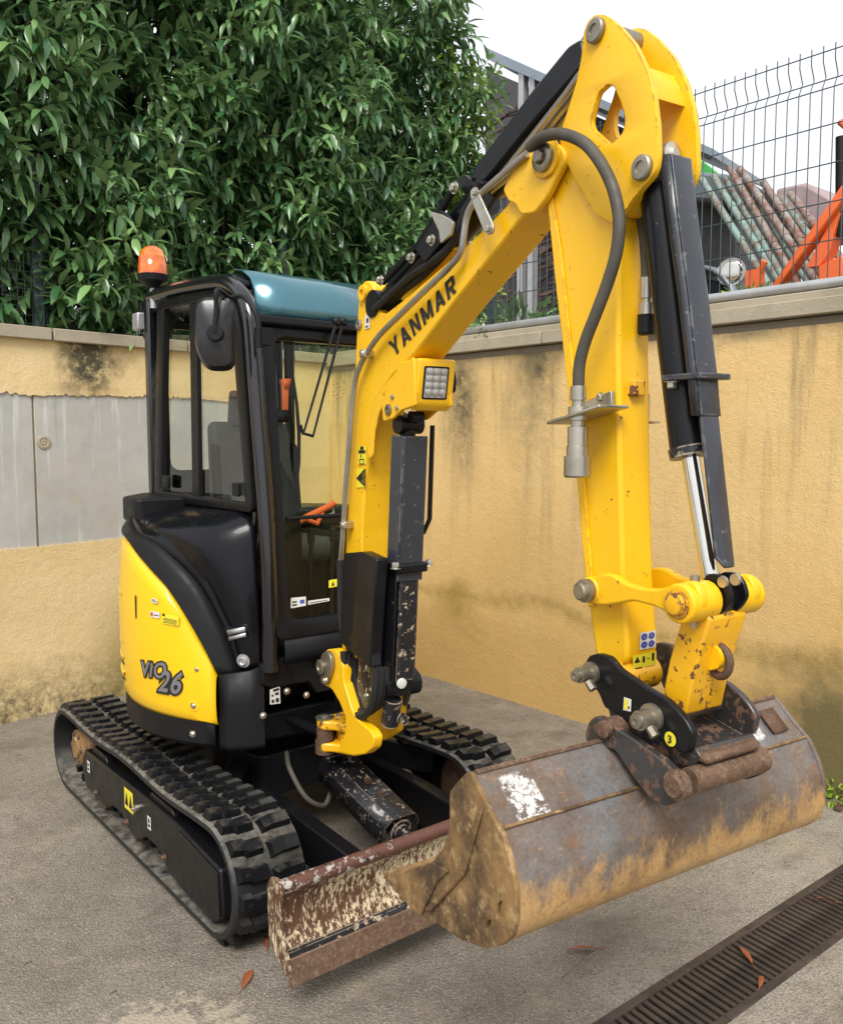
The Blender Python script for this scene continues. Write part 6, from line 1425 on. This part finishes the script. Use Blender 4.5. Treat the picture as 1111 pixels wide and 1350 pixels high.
# scaffold tubes leaning in the yard
tubes = [([(3.937,0.197,3.96)][0], [(3.585,-0.747,2.913)][0], 'green'), ([(4.04,0.136,3.942)][0], [(3.637,-0.794,2.937)][0], 'green')]
srcs = [((925, 236), (1030, 400), 'tube_green', .055), ((940, 232), (1040, 392), 'tube_green', .05), ((962, 222), (1052, 372), 'tube_rust', .045), ((958, 236), (1046, 380), 'tube_green', .045), ((975, 220), (1064, 350), 'tube_rust', .042), ((982, 232), (1060, 360), 'tube_green', .045), ((1006, 240), (1084, 360), 'tube_rust', .040), ((1012, 250), (1078, 350), 'tube_rust', .040), ((1030, 262), (1095, 350), 'tube_green', .035), ((1040, 255), (1105, 335), 'tube_rust', .035)]
TP = [[(4.228,0.365,4.027),(4.233,0.264,4.029),(4.241,0.12,4.056),(4.239,0.144,3.979),(4.245,0.036,4.037),(4.247,-0.011,3.957),(4.255,-0.162,3.89),(4.257,-0.201,3.813),(4.263,-0.311,3.734),(4.266,-0.381,3.754)], [(3.583,-0.718,2.83),(3.587,-0.78,2.863),(3.59,-0.84,2.936),(3.587,-0.79,2.902),(3.593,-0.898,3.038),(3.592,-0.879,2.991),(3.598,-1.01,2.983),(3.596,-0.968,3.028),(3.601,-1.057,3.034),(3.603,-1.093,3.097)]]
TL = ['green scaffold tube at the left edge of the leaning bundle', 'green scaffold tube second from the left in the leaning bundle', 'first rusty scaffold tube from the left, with the highest end of the bundle', 'green scaffold tube just under the first rusty tube', 'rusty brown scaffold tube with a collar near its top, left of the middle', 'green scaffold tube just under the collared rusty one', 'rusty scaffold tube reaching up alone right of the bundle middle', 'rusty scaffold tube just right of the lone one, in front of the pink tank', 'short green scaffold tube near the orange frame', 'rightmost short rusty scaffold tube touching the orange frame']
for k in range(10):
    a = Vector(TP[0][k]); b = Vector(TP[1][k]); b = a+(b-a)*((a.z-YG)/max(.2, a.z-b.z)) if a.z-b.z > .2 else b
    mb = MB(); mb.cyl(a, b, .027, 12); mt = ('tube_green', 'tube_green', 'tube_rust', 'tube_green', 'tube_rust', 'tube_green', 'tube_rust', 'tube_rust', 'tube_green', 'tube_rust')[k]
    for t in (.18, .42, .7): p = a.lerp(b, t+.03*(k % 3)); mb.cyl(p, p+(b-a).normalized()*.05, .032, 12)
    o = mb.build('scaffold_tube', mt, None, label=TL[k], category='scaffold tube', group='scaffold tubes leaning behind the fence')

# orange machine frame
om = empty('orange_machine', tuple(Vector([(3.302,-1.075,2.865)][0])), label='orange steel machine frame behind the fence at the right edge', category='machine')
P = [(3.189,-0.822,2.848),(3.191,-0.873,2.842),(3.213,-1.294,3.353),(3.213,-1.291,3.451),(3.201,-1.067,3.179)]
mb = MB(); q = [Vector(v) for v in P[:4]]; ex = Vector((.10, 0, 0)); mb.add(q+[v+ex for v in q], [(0, 1, 2, 3), (7, 6, 5, 4), (0, 1, 5, 4), (1, 2, 6, 5), (2, 3, 7, 6), (3, 0, 4, 7)]); kid(mb, 'lifting_arm', 'orange', om, bevel=.01)
q = [Vector(v) for v in [(3.255,-1.138,2.861),(3.262,-1.288,2.9),(3.262,-1.283,3.036),(3.255,-1.133,2.991)]]; mb = MB(); mb.add(q+[v+ex for v in q], [(0, 1, 2, 3), (7, 6, 5, 4), (0, 1, 5, 4), (1, 2, 6, 5), (2, 3, 7, 6), (3, 0, 4, 7)]); kid(mb, 'chassis_box', 'orange', om, bevel=.01)
q = [Vector(v) for v in [(3.251,-1.062,2.992),(3.259,-1.224,3.295),(3.261,-1.251,3.29),(3.258,-1.204,3.071),(3.255,-1.143,2.989)]]; mb = MB(); mb.add(q+[v+ex for v in q], [(0, 1, 2, 3, 4), (9, 8, 7, 6, 5)]+[(i, (i+1) % 5, 5+(i+1) % 5, 5+i) for i in range(5)]); kid(mb, 'gusset', 'orange', om)
q = [Vector(v) for v in [(2.99,-0.844,2.854),(2.993,-0.904,2.855),(2.993,-0.908,2.901),(2.994,-0.929,3.014),(2.993,-0.909,3.017),(2.992,-0.881,2.942),(2.99,-0.842,2.919)]]; mb = MB(); mb.tube([q[0], q[5], q[3], q[4]], .02, 8); mb.box(tuple(q[0]-Vector((.02, .06, .0))), tuple(q[0]+Vector((.05, .03, .12)))); kid(mb, 'hook', 'orange', om)
a, b = [Vector(v) for v in [(3.309,-1.219,3.754),(3.31,-1.239,3.458)]]
mb = MB(); mb.cyl(a, b+Vector((0, 0, -.3)), .03, 12); kid(mb, 'black_pole', 'plastic', om)
a, b = [Vector(v) for v in [(3.309,-1.211,3.846),(3.313,-1.295,3.757)]]; mb = MB(); mb.cyl(a, b, .02, 10); kid(mb, 'red_pipe', 'red_plastic', om)
for k in range(9):
    pass
# old off-road car behind the fence
cp0 = Vector([(4.141,0.113,3.229)][0]); car = empty('parked_car', (cp0.x, cp0.y, YG), label='old grey car with a round headlamp behind the wire fence', category='car')
wp = Vector([(3.843,0.08,3.018)][0]); mb = MB(); n = 24
mb.lathe(Vector((wp.x-.1, wp.y, YG+.30)), (1, 0, 0), [(0, .24), (.02, .30), (.18, .30), (.2, .24)], 28); wh = kid(mb, 'wheel', 'rubber', car)
mb = MB(); mb.lathe(Vector((wp.x-.11, wp.y, YG+.30)), (-1, 0, 0), [(0, .17), (.01, .16), (.015, .05)], 20); kid(mb, 'rim', 'galv', car)
mb = MB(); arc = [Vector((wp.x-.16, wp.y+.38*math.cos(t), YG+.30+.38*math.sin(t))) for t in [math.pi*k/12 for k in range(13)]]; arc2 = [v+Vector((.4, 0, 0)) for v in arc]; mb.grid([arc, arc2]); kid(mb, 'mudguard', 'car_body', car, solid=.03)
hp_ = Vector([(3.757,-0.209,3.138)][0]); mb = MB(); mb.lathe(hp_+Vector((.05, 0, 0)), (-1, -.35, 0), [(0, .09), (.08, .105), (.09, .10), (.085, .085)], 24); hl_ = kid(mb, 'headlight', 'galv', car)
mb = MB(); mb.lathe(hp_+Vector((-.03, -.03, 0)), (-1, -.35, 0), [(0, .085), (.02, .07), (.03, .03)], 20); kid(mb, 'lens', 'chrome', car)
c8 = [(4.511,0.702,3.455),(4.537,0.196,3.471),(4.536,0.209,3.889),(4.51,0.721,4.165)]; mb = MB(); q = [Vector(v) for v in c8]; ex2 = Vector((1.6, .3, 0)); q[0].z = q[1].z = YG+.35
mb.add(q+[v+ex2 for v in q], [(0, 1, 2, 3), (7, 6, 5, 4), (0, 1, 5, 4), (1, 2, 6, 5), (2, 3, 7, 6), (3, 0, 4, 7)]); kid(mb, 'body', 'dark_shed', car, bevel=.04)
q = [Vector(v) for v in [(4.315,0.632,3.942),(4.337,0.2,3.818),(4.345,0.029,3.972),(4.335,0.227,4.063),(4.318,0.573,4.159)]]; mb = MB(); mb.add(q+[v+ex2 for v in q], [(0, 1, 2, 3, 4), (9, 8, 7, 6, 5)]+[(i, (i+1) % 5, 5+(i+1) % 5, 5+i) for i in range(5)]); kid(mb, 'bonnet', 'car_body', car, bevel=.03)
# pale container
q = [Vector(v) for v in [(5.523,0.464,3.849),(5.553,-0.125,3.744),(5.551,-0.077,3.997),(5.537,0.196,4.197),(5.523,0.461,4.201)]]; cn = MB(); ex3 = Vector((1.2, 0, 0)); cn.add(q+[v+ex3 for v in q], [(0, 1, 2, 3, 4), (9, 8, 7, 6, 5)]+[(i, (i+1) % 5, 5+(i+1) % 5, 5+i) for i in range(5)])
M['pink'] = plain('faded_pink_plastic', (.30, .22, .22), .6)
cn.build('plastic_tank', 'pink', None, bevel=.03, label='faded pinkish plastic tank beyond the scaffold tubes', category='tank')
q = [Vector(v) for v in [(5.192,1.085,4.572),(5.203,0.861,4.37),(5.204,0.843,4.284),(5.192,1.08,4.391)]]; cn = MB(); ex3 = Vector((.05, .0, 0)); cn.add(q+[v+ex3 for v in q], [(0, 1, 2, 3), (7, 6, 5, 4), (0, 1, 5, 4), (1, 2, 6, 5), (2, 3, 7, 6), (3, 0, 4, 7)])
M['green'] = plain('bright_green_sheet', (.06, .36, .08), .6)
cn.build('green_panel', 'green', None, label='bright green slanted panel under the shed roof edge', category='panel')
# open sided shed with stacked timber
sh = empty('storage_shed', (6.5, 4.5, YG), label='open sided storage shed with blue-grey roof behind the boom', category='shed')
a, b, c, d = [Vector(v) for v in [(6.662,5.593,7.478),(6.846,1.987,5.201),(6.846,1.985,5.116),(6.662,5.592,7.332)]]
dy = Vector((2.5, .8, .25)); mb = MB(); q = [a, b, c, d]; mb.add(q+[v+dy for v in q], [(0, 1, 2, 3), (7, 6, 5, 4), (0, 1, 5, 4), (1, 2, 6, 5), (2, 3, 7, 6), (3, 0, 4, 7)]); kid(mb, 'roof', 'roof_sheet', sh)
for px_ in ([(6.794,4.965,7.019)][0], [(6.804,4.77,6.86)][0], [(6.93,2.284,5.258)][0]):
    v = Vector(px_); mb = MB(); mb.box((v.x-.05, v.y-.05, YG), (v.x+.05, v.y+.05, v.z)); kid(mb, 'post', 'galv', sh)
a, b = [Vector(v) for v in [(8.178,7.233,8.097),(8.388,3.112,5.606)]]
mb = MB(); mb.add([a, b, Vector((b.x, b.y, YG)), Vector((a.x, a.y, YG))], [(0, 1, 2, 3)]); kid(mb, 'back_wall', 'dark_shed', sh)
rl = random.Random(5); mb = MB()
a, b = [Vector(v) for v in [(7.243,5.966,7.015),(7.4,2.877,4.945)]]
for k in range(420):
    t = rl.random(); base = a.lerp(b, t); z = YG+.1+rl.random()*max(.3, (base.z-YG)); p = Vector((base.x+rl.uniform(-.3, .4), base.y, z)); dv_ = Vector((rl.uniform(-.3, .3), -1, rl.uniform(-.1, .25))).normalized()*rl.uniform(.15, .45)
    mb.cyl(p-dv_, p+dv_, rl.uniform(.012, .03), 5)
kid(mb, 'stacked_rods', 'logs', sh, kind='stuff')
# undergrowth between wall and boom, small weeds
def clump(name, c, spread, n, sc, mat, label, cat, grp=None):
    L = Leaves()
    for k in range(n):
        d = Vector((rg.gauss(0, 1), rg.gauss(0, 1), rg.uniform(-.2, 1.2))).normalized(); p = Vector(c)+Vector((d.x*spread[0], d.y*spread[1], abs(d.z)*spread[2]))*rg.random()**.4
        L.add(Matrix.Translation(p) @ frame_from(d+Vector((0, 0, -.3)), roll=rg.uniform(-.8, .8)).to_4x4() @ Matrix.Scale(sc*rg.uniform(.6, 1.2), 4), rg.randrange(4), rg.random())
    r_ = empty(name, tuple(c), label=label, category=cat)
    if grp: r_['group'] = grp
    o = L.build('leaves', mat, r_, kind='stuff'); return r_
clump('ivy_bush', (2.75, 1.1, WT), (.35, .9, .35), 900, .75, 'leaf', 'low green ivy growing behind the boom above the right wall', 'bush')
clump('yellow_weeds', tuple(Vector([(2.746,-0.966,2.799)][0])-Vector((0, 0, .05))), (.12, .45, .07), 420, .28, 'leaf_young', 'yellow-green weeds along the fence base by the orange frame', 'weeds')
clump('weed', (rw(-1.75, -.06), -1.78, .0), (.06, .10, .12), 120, .35, 'leaf_young', 'green weed at the foot of the right wall', 'weed')

# fallen leaves
def fallen(x, y, ang, L, lab, z=.006):
    mb = MB(); prof = [(0, .0), (.2, .6), (.5, 1.), (.8, .5), (1, .02)]; vs = []
    for t, w in prof: vs += [(t*L, -w*L*.13, .012*math.sin(t*3)), (t*L, 0, .002+.010*math.sin(t*3)), (t*L, w*L*.13, .018*math.sin(t*3)+.004)]
    fs = [(i*3+j, i*3+j+1, i*3+j+4, i*3+j+3) for i in range(4) for j in range(2)]
    mb.add([(0, 0, 0)]*0+vs, fs); mb.tube([(-L*.25, 0, .002), (0, 0, .002)], .0015, 4)
    o = mb.build('fallen_leaf', 'leafdead', None, label=lab, category='leaf', group='dead leaves lying on the ground'); o.location = (x, y, z); o.rotation_euler.z = ang
for (p, ang, L, lab) in (([(0.361,-1.869)][0], 2.6, .12, 'brown dead leaf on the ground below the bucket'), ([(-0.798,-1.249)][0], .7, .11, 'reddish dead leaf on the ground left of the blade'), ([(0.615,-2.375)][0], .3, .07, 'orange dead leaf lying on the drain grate'), ([(1.384,-2.266)][0], 2.3, .10, 'reddish dead leaf at the right end of the drain grate'), ([(0.723,-2.288)][0], 1.0, .12, 'thin dry twig-like leaf across the drain grate'), ([(-0.612,-1.093)][0], 1.2, .09, 'curled dead leaf between the track and the blade'), ([(-0.135,-0.595)][0], .4, .12, 'wet brown leaf behind the blade beside the near track'), ([(-0.059,-0.582)][0], 1.4, .10, 'wet red leaf behind the blade next to the arm')):
    fallen(p[0], p[1], ang, L, lab)

# small grit and twigs lying about
rd = random.Random(21); mb = MB()
for k in range(520):
    x, y = rd.uniform(-2.0, 2.3), rd.uniform(-3.0, 2.2)
    if DYa-.03 < y < DYb+.03 or y > lw(x)-.05: continue
    r_ = rd.uniform(.002, .006); a_ = rd.random()*6
    if rd.random() < .25: mb.tube([(x, y, .003), (x+rd.uniform(.01, .035)*math.cos(a_), y+rd.uniform(.01, .035)*math.sin(a_), .004)], .0012, 4)
    else: mb.add([(x+r_*math.cos(a_+t*2.1), y+r_*math.sin(a_+t*2.1), .001) for t in range(3)]+[(x, y, r_)], [(0, 1, 3), (1, 2, 3), (2, 0, 3)])
mb.build('ground_debris', 'soil', None, smooth=False, kind='stuff')
bp2, = [(2.289,-1.843)]
mb = MB(); mb.lathe((bp2[0], bp2[1], .012), (0, 0, 1), [(0, .022), (.014, .022), (.016, .012), (.03, .010)], 6)
mb.build('rusty_bolt', 'rust', None, label='small rusty bolt head on the ground at the right edge near the wall', category='bolt')
